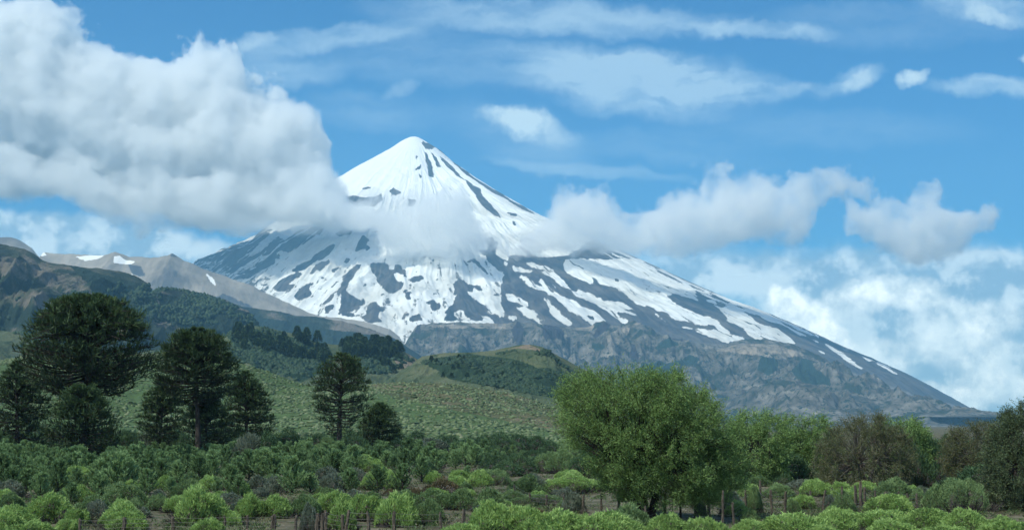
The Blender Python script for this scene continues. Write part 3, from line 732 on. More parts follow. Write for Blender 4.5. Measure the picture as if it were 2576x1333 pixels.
_, surf_f, _f = ridge("green_knoll", 1700.0, F1, 560, 400, m_green, 600, 170, amp=12, gully=16, gscale=90, crest_noise=0.8, seed=23, foot_z=0, prof=1.1,
      polys=[('scrub', [[(1060, 905), (1180, 888), (1290, 905), (1340, 920), (1400, 960), (1430, 1010), (1230, 970), (1130, 950)], [(1330, 930), (1380, 925), (1440, 950), (1500, 1000), (1400, 990)]]), ('stone', [[(1255, 884), (1330, 866), (1390, 890), (1300, 876)]])])

m_scrub = terrain_mat("shrub_slope", [(0.34, (0.06, 0.075, 0.04)), (0.48, (0.10, 0.11, 0.06)), (0.6, (0.16, 0.135, 0.09)), (0.7, (0.19, 0.155, 0.11))], 1 / 26.0,
                      patches=[('green', (0.075, 0.125, 0.05), 1 / 22.0, 0.35, 0.8), (None, (0.045, 0.065, 0.03), 1 / 2.2, 0.53, 0.6)], bump=0.6, bump_scale=1 / 1.6)
G1 = [(-400, 915), (-60, 905), (0, 906), (60, 898), (130, 893), (250, 892), (360, 889), (420, 884), (500, 890), (560, 898), (600, 912), (660, 930), (720, 952), (770, 968), (830, 972), (930, 966), (1000, 961), (1060, 962), (1110, 963), (1160, 968), (1200, 975), (1250, 984), (1290, 990), (1340, 1004), (1380, 1020), (1440, 1042), (1520, 1060), (1600, 1075), (1700, 1092)]
_, surf_g, _g = ridge("shrub_hill", 620.0, G1, 340, 260, m_scrub, 520, 240, amp=1.6, gully=2.2, gscale=42, crest_noise=0.35, seed=27, foot_z=-1.0, prof=1.05, top_flat=0.12,
      polys=[('green', [[(-400, 880), (760, 900), (1000, 1000), (1380, 1080), (1600, 1200), (-400, 1200)]])])

# ------------------------------------------------------------------ plants
def leaf_mat(name, stops, transl=0.25, var=0.35, rough=0.6, nscale=None):
    m, n = new_mat(name)
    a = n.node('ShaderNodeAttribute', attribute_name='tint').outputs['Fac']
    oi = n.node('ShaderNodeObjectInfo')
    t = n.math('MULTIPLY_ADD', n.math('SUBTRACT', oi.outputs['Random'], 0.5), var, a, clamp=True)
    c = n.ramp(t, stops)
    b = n.node('ShaderNodeBsdfPrincipled')
    n.put(b.inputs['Base Color'], c)
    b.inputs['Roughness'].default_value = rough
    b.inputs['Specular IOR Level'].default_value = 0.2
    if transl:
        tr = n.node('ShaderNodeBsdfTranslucent')
        n.put(tr.inputs['Color'], c)
        mx = n.node('ShaderNodeMixShader')
        mx.inputs[0].default_value = transl
        n.link(b.outputs[0], mx.inputs[1]); n.link(tr.outputs[0], mx.inputs[2])
        n.link(mx.outputs[0], n.out.inputs['Surface'])
    else:
        n.link(b.outputs[0], n.out.inputs['Surface'])
    return m

def bark_mat(name, a, b_, scale=6.0):
    m, n = new_mat(name)
    tcn = n.node('ShaderNodeTexCoord')
    P = n.vmath('MULTIPLY', tcn.outputs['Object'], (1.0, 1.0, 0.3))
    b = n.node('ShaderNodeBsdfPrincipled')
    nz = n.noise(P, scale, 5.0, 0.65)
    n.put(b.inputs['Base Color'], n.mix(n.smooth(nz, 0.35, 0.65), a, b_))
    b.inputs['Roughness'].default_value = 0.95
    bp = n.node('ShaderNodeBump'); bp.inputs['Distance'].default_value = 0.04
    n.put(bp.inputs['Height'], nz); n.link(bp.outputs[0], b.inputs['Normal'])
    n.link(b.outputs[0], n.out.inputs['Surface'])
    return m

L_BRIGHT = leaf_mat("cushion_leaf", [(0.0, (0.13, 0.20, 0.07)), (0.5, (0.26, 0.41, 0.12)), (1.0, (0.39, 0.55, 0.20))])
L_MID = leaf_mat("scrub_leaf", [(0.0, (0.07, 0.12, 0.05)), (0.5, (0.15, 0.24, 0.10)), (1.0, (0.25, 0.36, 0.16))])
L_GREY = leaf_mat("silver_leaf", [(0.0, (0.07, 0.095, 0.065)), (0.5, (0.13, 0.17, 0.12)), (1.0, (0.24, 0.28, 0.22))])
L_RUST = leaf_mat("rusty_leaf", [(0.0, (0.05, 0.045, 0.025)), (0.5, (0.11, 0.095, 0.05)), (1.0, (0.19, 0.14, 0.08))])
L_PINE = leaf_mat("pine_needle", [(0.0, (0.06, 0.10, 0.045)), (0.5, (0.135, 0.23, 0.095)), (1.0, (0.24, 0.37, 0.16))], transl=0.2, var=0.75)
L_DARK = leaf_mat("dark_leaf", [(0.0, (0.03, 0.06, 0.03)), (0.5, (0.065, 0.125, 0.058)), (1.0, (0.12, 0.20, 0.09))], transl=0.2)
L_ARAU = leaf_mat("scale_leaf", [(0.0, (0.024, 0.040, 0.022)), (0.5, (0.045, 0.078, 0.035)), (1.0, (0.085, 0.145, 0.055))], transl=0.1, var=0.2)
L_WILLOW = leaf_mat("willow_leaf", [(0.0, (0.09, 0.15, 0.05)), (0.5, (0.20, 0.33, 0.10)), (1.0, (0.32, 0.46, 0.19))], transl=0.35, var=0.15)
L_DRAB = leaf_mat("drab_leaf", [(0.0, (0.045, 0.07, 0.035)), (0.5, (0.095, 0.14, 0.07)), (1.0, (0.18, 0.23, 0.11))], transl=0.2)  # dull grey-green is the right-edge tree's own leaf colour
L_THORN = leaf_mat("thorn_leaf", [(0.0, (0.05, 0.065, 0.032)), (0.45, (0.11, 0.135, 0.06)), (0.8, (0.16, 0.17, 0.08)), (1.0, (0.22, 0.22, 0.11))], transl=0.2, var=0.2)
TWIG = bark_mat("twig", (0.035, 0.028, 0.026), (0.085, 0.072, 0.066), 9.0)
TWIG_GREY = bark_mat("grey_twig", (0.07, 0.06, 0.052), (0.17, 0.15, 0.135), 9.0)
BARK = bark_mat("bark", (0.020, 0.017, 0.015), (0.055, 0.045, 0.040), 3.0)
WOOD = bark_mat("weathered_wood", (0.05, 0.04, 0.03), (0.13, 0.108, 0.085), 14.0)

def unit(v):
    return v / np.maximum(np.linalg.norm(v, axis=-1, keepdims=True), 1e-9)

def blades(P, Dr, L, W, r):
    """diamond-shaped leaves from P along Dr"""
    n = len(P)
    Dr = unit(Dr)
    s = unit(np.cross(Dr, r.normal(size=(n, 3))))
    L = np.broadcast_to(np.asarray(L, float), (n,))[:, None]
    W = np.broadcast_to(np.asarray(W, float), (n,))[:, None]
    mid = P + Dr * L * 0.45
    V_ = np.stack([P, mid + s * W * 0.5, P + Dr * L, mid - s * W * 0.5], 1).reshape(-1, 3)
    return V_, np.arange(4 * n).reshape(-1, 4)

def tube(points, radii, k=5):
    """tapered tube along a polyline"""
    p = np.asarray(points, float); R_ = np.asarray(radii, float)
    t = np.gradient(p, axis=0); t = unit(t)
    ref = np.array([0.0, 0.0, 1.0]) if abs(t[0, 2]) < 0.8 else np.array([1.0, 0.0, 0.0])
    a = unit(np.cross(t, ref)); b = np.cross(t, a)
    ang = np.linspace(0, 2 * np.pi, k, endpoint=False)
    ring = p[:, None, :] + R_[:, None, None] * (np.cos(ang)[None, :, None] * a[:, None, :] + np.sin(ang)[None, :, None] * b[:, None, :])
    return ring.reshape(-1, 3), grid_quads(len(p), k, wrap=True)

class Acc:
    """collects pieces of one mesh"""
    def __init__(s): s.v, s.q, s.t, s.n = [], [], [], 0
    def add(s, v, q, tint=None):
        s.v.append(v); s.q.append(np.asarray(q) + s.n); s.n += len(v)
        s.t.append(np.zeros(len(v)) if tint is None else np.broadcast_to(tint, (len(v),)))
    def mesh(s, name, smooth=False):
        return make_mesh(name, np.concatenate(s.v), quads=np.concatenate(s.q), attrs={'tint': np.concatenate(s.t)}, smooth=smooth)

def empty(name, loc, rz=0.0, sc=(1, 1, 1)):
    o = bpy.data.objects.new(name, None)
    o.empty_display_size = 0.5
    o.location = loc; o.rotation_euler = (0, 0, rz); o.scale = sc
    COL.objects.link(o)
    return o

def place_copy(proto, name, loc, rz, sc):
    """a new thing that carries copies of the prototype's parts"""
    e = empty(name, loc, rz, sc)
    for pn, me in proto:
        o = bpy.data.objects.new(pn, me)
        o.parent = e
        COL.objects.link(o)
    return e

def gz(x, y): return float(ground_z(np.array([x]), np.array([y]))[0])

# ---- cushion shrubs: a leafy cap over a skirt of bare twigs; unit size 1 m radius, 1 m high
def shrub_proto(seed, leafm, twigm, n=5200, bl=0.13, cap=-0.05, spiky=0.5, open_=0.0, woody=700, lobes=4):
    r = np.random.default_rng(seed)
    L = [(0.0, 0.0, 0.72, 0.95)]
    for k in range(lobes):
        az = 6.283 * k / lobes + r.uniform(-.5, .5); q = r.uniform(.35, .62)
        L.append((q * math.cos(az), q * math.sin(az), r.uniform(.34, .56), r.uniform(.45, .85)))
    area = np.array([l[2] ** 2 for l in L]); area /= area.sum()
    Ps, ds = [], []
    for (lx, ly, lr, lh), fr in zip(L, area):
        m = int(n * fr * 2.4)
        d = unit(r.normal(size=(m, 3))); d[:, 2] = np.abs(d[:, 2])
        lump = 1 + 0.22 * vnoise(d[:, 0] * 2.1 + seed + lx * 9, d[:, 1] * 2.1 + d[:, 2] * 1.8, seed) + 0.11 * vnoise(d[:, 0] * 6 + seed, d[:, 1] * 6 + d[:, 2] * 5, seed + 1)
        edge = cap + 0.20 + 0.26 * vnoise(d[:, 0] * 2.2 + 5, d[:, 1] * 2.2 + seed + lx * 5, seed + 2)
        k = d[:, 2] > edge
        d, lump = d[k], lump[k]
        P = d * (lump * (0.97 - open_ * r.random(len(d))))[:, None] * np.array([lr, lr, lh]) + np.array([lx, ly, 0])
        ok = np.ones(len(P), bool)
        for (ox, oy, orr, oh) in L:
            if (ox, oy) != (lx, ly):
                ok &= ((P[:, 0] - ox) / orr) ** 2 + ((P[:, 1] - oy) / orr) ** 2 + (P[:, 2] / oh) ** 2 > 0.8
        Ps.append(P[ok]); ds.append(d[ok])
    P = np.concatenate(Ps); d = np.concatenate(ds)
    k = r.permutation(len(P))[:n]
    P, d = P[k], d[k]
    dr = d * (1 - spiky) + np.array([0, 0, 1.0]) * spiky + 0.35 * r.normal(size=d.shape)
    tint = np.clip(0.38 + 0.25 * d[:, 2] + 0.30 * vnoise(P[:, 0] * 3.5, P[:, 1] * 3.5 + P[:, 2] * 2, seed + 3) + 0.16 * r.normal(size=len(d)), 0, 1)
    Lb = bl * (0.5 + 0.8 * r.random(len(P)) + 0.9 * (r.random(len(P)) > .97))
    V_, q = blades(P, dr, Lb, bl * 0.26, r)
    fol = make_mesh("foliage", V_, quads=q, attrs={'tint': np.repeat(tint, 4)})
    fol.materials.append(leafm)
    a = Acc()
    th, ph = np.meshgrid(np.linspace(0, 2 * np.pi, 16, endpoint=False), np.linspace(0.02, 1.0, 7))
    dd = np.stack([np.sin(ph * np.pi / 2) * np.cos(th), np.sin(ph * np.pi / 2) * np.sin(th), np.cos(ph * np.pi / 2)], -1).reshape(-1, 3)
    for (lx, ly, lr, lh) in L:
        a.add(dd * np.array([lr, lr, lh]) * (0.84 - open_ * 0.5) + np.array([lx, ly, 0]), grid_quads(7, 16, wrap=True)[:, ::-1])
    m = woody
    az = r.random(m) * 2 * np.pi; rr = 0.35 + 0.45 * r.random(m)
    p0 = np.stack([np.cos(az) * rr, np.sin(az) * rr, np.zeros(m)], -1)
    out = np.stack([np.cos(az), np.sin(az), 0.15 + 0.9 * r.random(m)], -1)
    v2, q2 = blades(p0, out + 0.3 * r.normal(size=out.shape), 0.35 + 0.3 * r.random(m), 0.022, r)
    a.add(v2, q2)
    tw = a.mesh("twigs"); tw.materials.append(twigm)
    return [("foliage", fol), ("twigs", tw)]

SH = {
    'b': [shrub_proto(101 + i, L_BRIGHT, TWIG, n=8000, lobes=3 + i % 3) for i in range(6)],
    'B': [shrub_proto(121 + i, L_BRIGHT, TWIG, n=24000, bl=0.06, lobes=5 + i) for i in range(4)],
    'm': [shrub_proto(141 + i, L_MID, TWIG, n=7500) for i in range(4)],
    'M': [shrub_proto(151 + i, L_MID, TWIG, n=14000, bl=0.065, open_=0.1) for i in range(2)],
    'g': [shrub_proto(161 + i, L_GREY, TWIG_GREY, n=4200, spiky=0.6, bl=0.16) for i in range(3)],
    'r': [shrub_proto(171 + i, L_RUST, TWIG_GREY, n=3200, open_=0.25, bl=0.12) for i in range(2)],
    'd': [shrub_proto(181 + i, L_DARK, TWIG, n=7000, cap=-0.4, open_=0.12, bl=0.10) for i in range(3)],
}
KIND = {'b': 'bright green cushion shrub', 'B': 'broad bright green cushion shrub', 'm': 'dull green cushion shrub', 'M': 'broad dull green shrub', 'g': 'silvery grey-green shrub', 'r': 'rusty brown shrub', 'd': 'dark green rounded shrub'}
def depth_of(base): return FX * 5.0 / max(base - 1069.0, 20.0)

n_shrub = 0
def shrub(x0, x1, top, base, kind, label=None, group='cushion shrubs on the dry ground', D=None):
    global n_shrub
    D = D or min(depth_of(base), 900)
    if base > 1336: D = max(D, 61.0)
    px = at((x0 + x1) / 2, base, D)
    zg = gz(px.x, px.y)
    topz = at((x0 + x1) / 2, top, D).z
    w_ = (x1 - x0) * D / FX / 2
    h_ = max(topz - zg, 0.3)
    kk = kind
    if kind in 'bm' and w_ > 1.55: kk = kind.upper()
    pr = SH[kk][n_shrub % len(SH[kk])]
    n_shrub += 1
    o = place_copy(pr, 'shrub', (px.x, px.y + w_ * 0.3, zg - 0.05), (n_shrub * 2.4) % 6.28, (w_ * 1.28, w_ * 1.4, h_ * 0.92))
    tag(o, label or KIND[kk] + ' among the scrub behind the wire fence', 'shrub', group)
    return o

near = [
 (0, 125, 1308, 1350, 'b', 'bright green dome shrub in the lowest left corner'), (-20, 72, 1271, 1320, 'b', 'green dome shrub second up at the left edge'), (-16, 55, 1206, 1246, 'g', 'silvery shrub at the left edge below the young pines'),
 (-10, 58, 1240, 1282, 'm', 'dull green shrub below the silvery one at the left edge'), (57, 172, 1241, 1305, 'b', 'large bright green shrub near the left edge with a dark twiggy foot'), (140, 196, 1299, 1332, 'b', 'small bright green shrub beside a leaning fence post far left'),
 (262, 362, 1214, 1264, 'm', 'spiky green shrub in front of the dense young pines'), (248, 343, 1257, 1316, 'b', 'round bright green shrub left of the bare brown soil'), (212, 266, 1256, 1302, 'g', 'greyish shrub tucked left of a round green one'),
 (312, 366, 1254, 1300, 'm', 'dark-sided green shrub just left of the bare brown soil'), (370, 414, 1241, 1279, 'm', 'small dull shrub at the top of the bare brown soil'), (410, 470, 1240, 1284, 'b', None),
 (440, 552, 1221, 1318, 'b', 'tall bright green shrub with a dark underside right of the bare soil'), (392, 434, 1196, 1230, 'b', 'yellow-green shrub glowing between dark young pines'), (498, 552, 1196, 1230, 'b', None),
 (548, 606, 1239, 1272, 'g', 'silver-grey shrub right of the tall bright green one'), (598, 664, 1239, 1302, 'b', None), (186, 206, 1219, 1248, 'b', None), (488, 552, 1300, 1340, 'b', 'low bright shrub at the bottom edge left of two thin posts'),
 (566, 646, 1263, 1300, 'g', None), (655, 730, 1245, 1300, 'b', None), (725, 800, 1246, 1296, 'm', None), (795, 880, 1235, 1292, 'b', None), (875, 960, 1236, 1300, 'b', None), (950, 1046, 1238, 1312, 'b', 'wide bright shrub behind the thick fence post pair'),
 (822, 890, 1261, 1328, 'b', 'bright green shrub behind a greenish fence post'), (802, 860, 1189, 1236, 'g', 'pale silver-topped shrub in front of the lone tree'), (664, 712, 1199, 1240, 'g', None), (912, 1010, 1169, 1224, 'b', 'yellow-green shrub lit up behind the little dark pines'),
 (866, 914, 1176, 1214, 'g', None), (1052, 1122, 1229, 1278, 'm', None), (1118, 1200, 1232, 1280, 'm', None), (1190, 1268, 1232, 1286, 'm', None), (1124, 1186, 1176, 1210, 'b', None), (1180, 1292, 1176, 1212, 'm', None),
 (1018, 1072, 1220, 1262, 'r', 'reddish brown thin shrub in the middle of the scrub'), (1068, 1158, 1196, 1240, 'r', 'olive-brown thin shrub behind the reddish one'), (1040, 1112, 1258, 1306, 'm', None), (1182, 1300, 1261, 1345, 'b', 'big bright green mound left of the willow at the bottom edge'),
 (1112, 1208, 1309, 1350, 'b', 'low bright mound at the bottom edge below the big one'), (758, 798, 1266, 1330, 'g', 'upright grey-green shrub beside the leftmost fence posts'), (1262, 1392, 1264, 1345, 'b', None), (1322, 1478, 1282, 1350, 'b', 'bright mound in front of the fence left of the willow'),
 (1460, 1604, 1288, 1352, 'b', 'bright mound right in front of the willow trunk'), (1630, 1730, 1292, 1350, 'b', 'bright mound just right of the willow trunk'), (1720, 1828, 1293, 1352, 'b', None), (1368, 1516, 1186, 1234, 'b', 'flat-topped bright shrub with a black underside left of the willow'),
 (1286, 1370, 1197, 1246, 'm', None), (1418, 1466, 1239, 1290, 'g', 'grey-green shrub standing in the willow shade'), (1290, 1420, 1238, 1272, 'm', None), (1784, 1852, 1229, 1262, 'b', None), (1818, 1875, 1235, 1282, 'g', None), (1869, 1908, 1279, 1304, 'm', 'small round shrub on the bare slope right of the willow'),
 (1884, 1936, 1196, 1228, 'm', None), (1880, 1914, 1222, 1280, 'm', None), (1752, 1776, 1256, 1284, 'g', 'small whitish tuft behind the fence right of the willow'), (1850, 1936, 1306, 1345, 'b', None),
 (1930, 1992, 1216, 1250, 'm', None), (2018, 2094, 1204, 1246, 'b', 'rounded bright shrub behind the fence in front of the brown tree'), (2090, 2150, 1207, 1245, 'b', None), (2136, 2220, 1204, 1238, 'r', 'flat brown-topped shrub over the thick triple fence post'),
 (2213, 2294, 1204, 1250, 'm', 'dense green shrub hanging over the fence right of the triple post'), (2292, 2326, 1227, 1256, 'm', None), (2190, 2304, 1235, 1280, 'b', None), (2100, 2152, 1240, 1280, 'm', None), (2070, 2104, 1243, 1270, 'g', None), (1978, 2016, 1254, 1284, 'm', None),
 (2322, 2400, 1222, 1282, 'm', None), (2370, 2494, 1198, 1284, 'M', 'largest dull green shrub at the right, left of the dark tree'), (1930, 2074, 1282, 1345, 'b', None), (2060, 2160, 1280, 1338, 'b', None), (2148, 2296, 1277, 1320, 'b', None), (2190, 2300, 1302, 1350, 'b', None),
 (2278, 2400, 1279, 1330, 'b', None), (2380, 2486, 1281, 1340, 'b', None), (2480, 2600, 1299, 1350, 'b', 'bright mound in the lowest right corner'), (2040, 2120, 1318, 1352, 'b', None), (2330, 2450, 1318, 1355, 'b', None), (1985, 2060, 1205, 1232, 'g', None), (1945, 2000, 1190, 1222, 'd', None),
]
for q in near: shrub(*q)

def bare(x, y):
    """ground that stays open: the brown patches and the strip shaded by the willow"""
    return ((335 < x < 445 and y > 1268) or (686 < x < 790 and y > 1285) or (1470 < x < 1660 and 1235 < y < 1310) or (1650 < x < 1850 and 1248 < y < 1318) or
            (190 < x < 235 and y > 1300) or (800 < x < 1040 and 1300 < y))
r = np.random.default_rng(5)
cnt = 0
while cnt < 110:
    x = r.uniform(-40, 2620); base = 1192 + 150 * r.random() ** 1.3
    if bare(x, base) or (x < 1000 and base < 1215 and r.random() < 0.5): continue
    D = depth_of(base)
    wpx = r.uniform(0.7, 1.6) * 2 * FX / D / 1.6
    hpx = wpx * r.uniform(0.42, 0.62)
    k = r.choice(['b', 'b', 'b', 'm', 'm', 'g', 'r'], p=[.2, .2, .15, .2, .1, .11, .04])
    shrub(x - wpx / 2, x + wpx / 2, base - hpx, base, str(k))
    cnt += 1
r = np.random.default_rng(19)
for i in range(34):
    x = r.uniform(-20, 1150); base = r.uniform(1165, 1222); hh = r.uniform(26, 46); wpx = r.uniform(45, 80)
    shrub(x - wpx / 2, x + wpx / 2, base - hh, base, str(r.choice(['m', 'd', 'b', 'g'], p=[.45, .3, .15, .1])), 'shrub growing wild between the planted young pines', 'wild shrubs between the young pines')
# dark taller shrubs that close the back of the flat
cnt = 0
r = np.random.default_rng(9)
for i in range(88):
    x = -30 + (i / 88) * 1620 + r.uniform(-15, 15)
    base = r.uniform(1128, 1165); hh = r.uniform(42, 78) if x < 720 else r.uniform(30, 62) if x < 1000 else r.uniform(28, 48)
    wpx = r.uniform(50, 95)
    shrub(x - wpx / 2, x + wpx / 2, base - hh, base, str(r.choice(['d', 'd', 'd', 'm', 'g'], p=[.4, .2, .2, .15, .05])), 'dark rounded shrub in the band at the foot of the shrubby hill', 'dark shrubs at the foot of the hill')
for i in range(26):
    x = 1250 + (i / 26) * 900 + r.uniform(-15, 15)
    base = r.uniform(1180, 1205); hh = r.uniform(34, 62)
    wpx = r.uniform(60, 100)
    shrub(x - wpx / 2, x + wpx / 2, base - hh, base, str(r.choice(['d', 'd', 'm'])), 'dark shrub in the row behind the willow and the fence', 'dark shrubs behind the willow')
for x0, x1, top, base, lab in [(2325, 2425, 1092, 1215, 'tall dark green shrub right of the brown tree'), (2400, 2480, 1110, 1222, 'dark green shrub under the far right olive tree'), (2270, 2350, 1120, 1225, 'dark shrub at the right foot of the brown tree'),
                               (2420, 2600, 1150, 1240, 'wide dark shrub behind the largest dull shrub'), (1840, 1940, 1120, 1212, 'green-brown shrub between willow and brown tree'), (1930, 2060, 1140, 1215, 'shadowy shrub at the left foot of the brown tree')]:
    shrub(x0, x1, top, base, 'd', lab, 'dark shrubs behind the fence on the right')

# low herbs and tussocks that carpet the flat between the shrubs
def carpet():
    r = np.random.default_rng(55)
    n = 9000
    D = 60 + 190 * r.random(n) ** 1.3
    X = r.uniform(-60, 2640, n)
    base = 1069 + FX * 5 / D
    keep = ~np.array([bare(a, b) and r.random() < 0.8 for a, b in zip(X, base)])
    D, X = D[keep], X[keep]
    x = (X - CX) / FX * D
    z = ground_z(x, D)
    n = len(D); m = 34
    R_ = r.uniform(.22, .65, n)
    c = np.stack([x, D, z], -1)
    az = r.uniform(0, 6.283, (n, m)); rr = R_[:, None] * np.sqrt(r.random((n, m)))
    P = c[:, None] + np.stack([np.cos(az) * rr, np.sin(az) * rr, (R_[:, None] - rr) * .35], -1)
    P = P.reshape(-1, 3)
    dr = np.stack([np.cos(az), np.sin(az), 1.1 + 0 * az], -1).reshape(-1, 3) + .4 * r.normal(size=(n * m, 3))
    v, q = blades(P, dr, r.uniform(.1, .24, n * m), .05, r)
    t = np.clip(np.repeat(r.random(n), m) + .15 * r.normal(size=n * m), 0, 1)
    me = make_mesh("ground_herbs", v, quads=q, attrs={'tint': np.repeat(t, 4)})
    mt = leaf_mat("herb_leaf", [(0.0, (0.06, 0.07, 0.04)), (0.35, (0.08, 0.13, 0.05)), (0.7, (0.13, 0.20, 0.075)), (0.9, (0.17, 0.16, 0.10)), (1.0, (0.25, 0.24, 0.16))], var=0)
    tag(link_obj("ground_herbs", me, mt), kind='stuff', label='low herbs and dry tussocks covering the flat between the shrubs')
carpet()

# ---- young pines, planted densely
def young_pine_proto(seed):
    r = np.random.default_rng(seed)
    a, t = Acc(), Acc()
    tv, tq = tube([(0, 0, -0.1), (0.01, 0, 0.5), (0, 0.01, 1.0)], [0.035, 0.022, 0.006], 5)
    t.add(tv, tq)
    for k in range(46):
        z0 = 0.04 + 0.86 * (k / 46) ** 0.9
        az = r.uniform(0, 6.283); ln = (0.30 * (1 - z0) ** 0.75 + 0.05) * r.uniform(0.75, 1.15)
        up = 0.7 + 0.6 * r.random()
        pts = np.array([[0, 0, z0], [np.cos(az) * ln * .55, np.sin(az) * ln * .55, z0 + ln * 0.25 * up], [np.cos(az) * ln, np.sin(az) * ln, z0 + ln * 1.0 * up]])
        tv, tq = tube(pts, [0.008, 0.006, 0.003], 3); t.add(tv, tq)
        m = 60
        s = r.random(m) ** 0.7
        P = np.where(s[:, None] < .5, pts[0] + (pts[1] - pts[0]) * s[:, None] * 2, pts[1] + (pts[2] - pts[1]) * (s[:, None] - .5) * 2)
        dr = unit(pts[2] - pts[1]) * 0.9 + 0.42 * r.normal(size=(m, 3)) + np.array([0, 0, .6])
        v, q = blades(P, dr, 0.085 + 0.03 * r.random(m), 0.017, r)
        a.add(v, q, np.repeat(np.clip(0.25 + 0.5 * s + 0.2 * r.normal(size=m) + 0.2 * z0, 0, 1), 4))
    for k in range(16):
        az = r.uniform(0, 6.283); z0 = r.uniform(.25, .8); d0 = 0.27 * (1 - z0) * r.random() + .03
        m = 34; s = r.random(m)
        c = np.array([np.cos(az) * d0, np.sin(az) * d0, z0])
        P = c + np.stack([0 * s, 0 * s, s * .24], -1)
        v, q = blades(P, np.array([0, 0, 1.0]) + .28 * r.normal(size=(m, 3)), .08, .015, r)
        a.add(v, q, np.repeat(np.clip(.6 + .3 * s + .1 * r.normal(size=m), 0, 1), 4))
    m = 70
    v, q = blades(np.stack([np.zeros(m), np.zeros(m), 0.75 + 0.25 * r.random(m)], -1), np.array([0, 0, 1.3]) + 0.6 * r.normal(size=(m, 3)), 0.1, 0.016, r)
    a.add(v, q, 0.7)
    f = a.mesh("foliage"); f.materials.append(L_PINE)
    w_ = t.mesh("trunk"); w_.materials.append(BARK)
    return [("foliage", f), ("trunk", w_)]
YP = [young_pine_proto(201 + i) for i in range(5)]
npine = 0
def young_pine(x, top, base, label=None, wide=1.0):
    global npine
    D = depth_of(base); p = at(x, base, D); zg = gz(p.x, p.y)
    h = at(x, top, D).z - zg
    npine += 1
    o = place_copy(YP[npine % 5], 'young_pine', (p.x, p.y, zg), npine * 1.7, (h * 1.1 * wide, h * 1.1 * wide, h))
    tag(o, label or 'young dark green pine in the dense planted rows', 'pine tree', 'young pines planted on the flat')
r = np.random.default_rng(15)
for row in range(8):
    base = [1150, 1160, 1172, 1184, 1196, 1208, 1222, 1238][row]
    x = -30.0
    while x < [1300, 1280, 1200, 1120, 900, 720, 560, 330][row]:
        hp = 3539 / depth_of(base) * r.uniform(1.3, 2.9)
        if r.random() < .85 and row < 6 or r.random() < 0.62 or x < 110:
            young_pine(x, base - hp + r.uniform(-3, 3), base + r.uniform(-4, 4), wide=r.uniform(0.9, 1.35))
        x += 3539 / depth_of(base) * r.uniform(0.85, 1.5)
for x, t_, b_, lab in [(950, 1172, 1236, 'small pine standing clear in front of a yellow-green shrub'), (880, 1180, 1236, 'small pine left of the pine that stands clear'), (1012, 1168, 1232, 'small forked pine right of the yellow-green shrub'),
                       (1060, 1150, 1212, 'young pine at the right end of the clear ones'), (735, 1150, 1242, 'broad young pine in front of the lone tree'), (780, 1190, 1240, 'small pine right of the broad young one'), (580, 1170, 1242, 'dark young pine left of the broad one'),
                       (600, 1195, 1244, 'short dark pine next to the silver-grey shrub'), (430, 1200, 1240, 'short dark pine between two yellow-green shrubs'), (180, 1215, 1262, 'dark young pine right of the large bright shrub'), (1175, 1172, 1208, 'tiny pine in front of the dull shrubs'), (100, 1190, 1248, 'dense dark pine over the silvery shrub at left'), (250, 1195, 1250, 'dark pine at the edge of the planted rows'), (370, 1180, 1240, None), (545, 1200, 1236, None)]:
    young_pine(x, t_, b_, lab, 1.15)

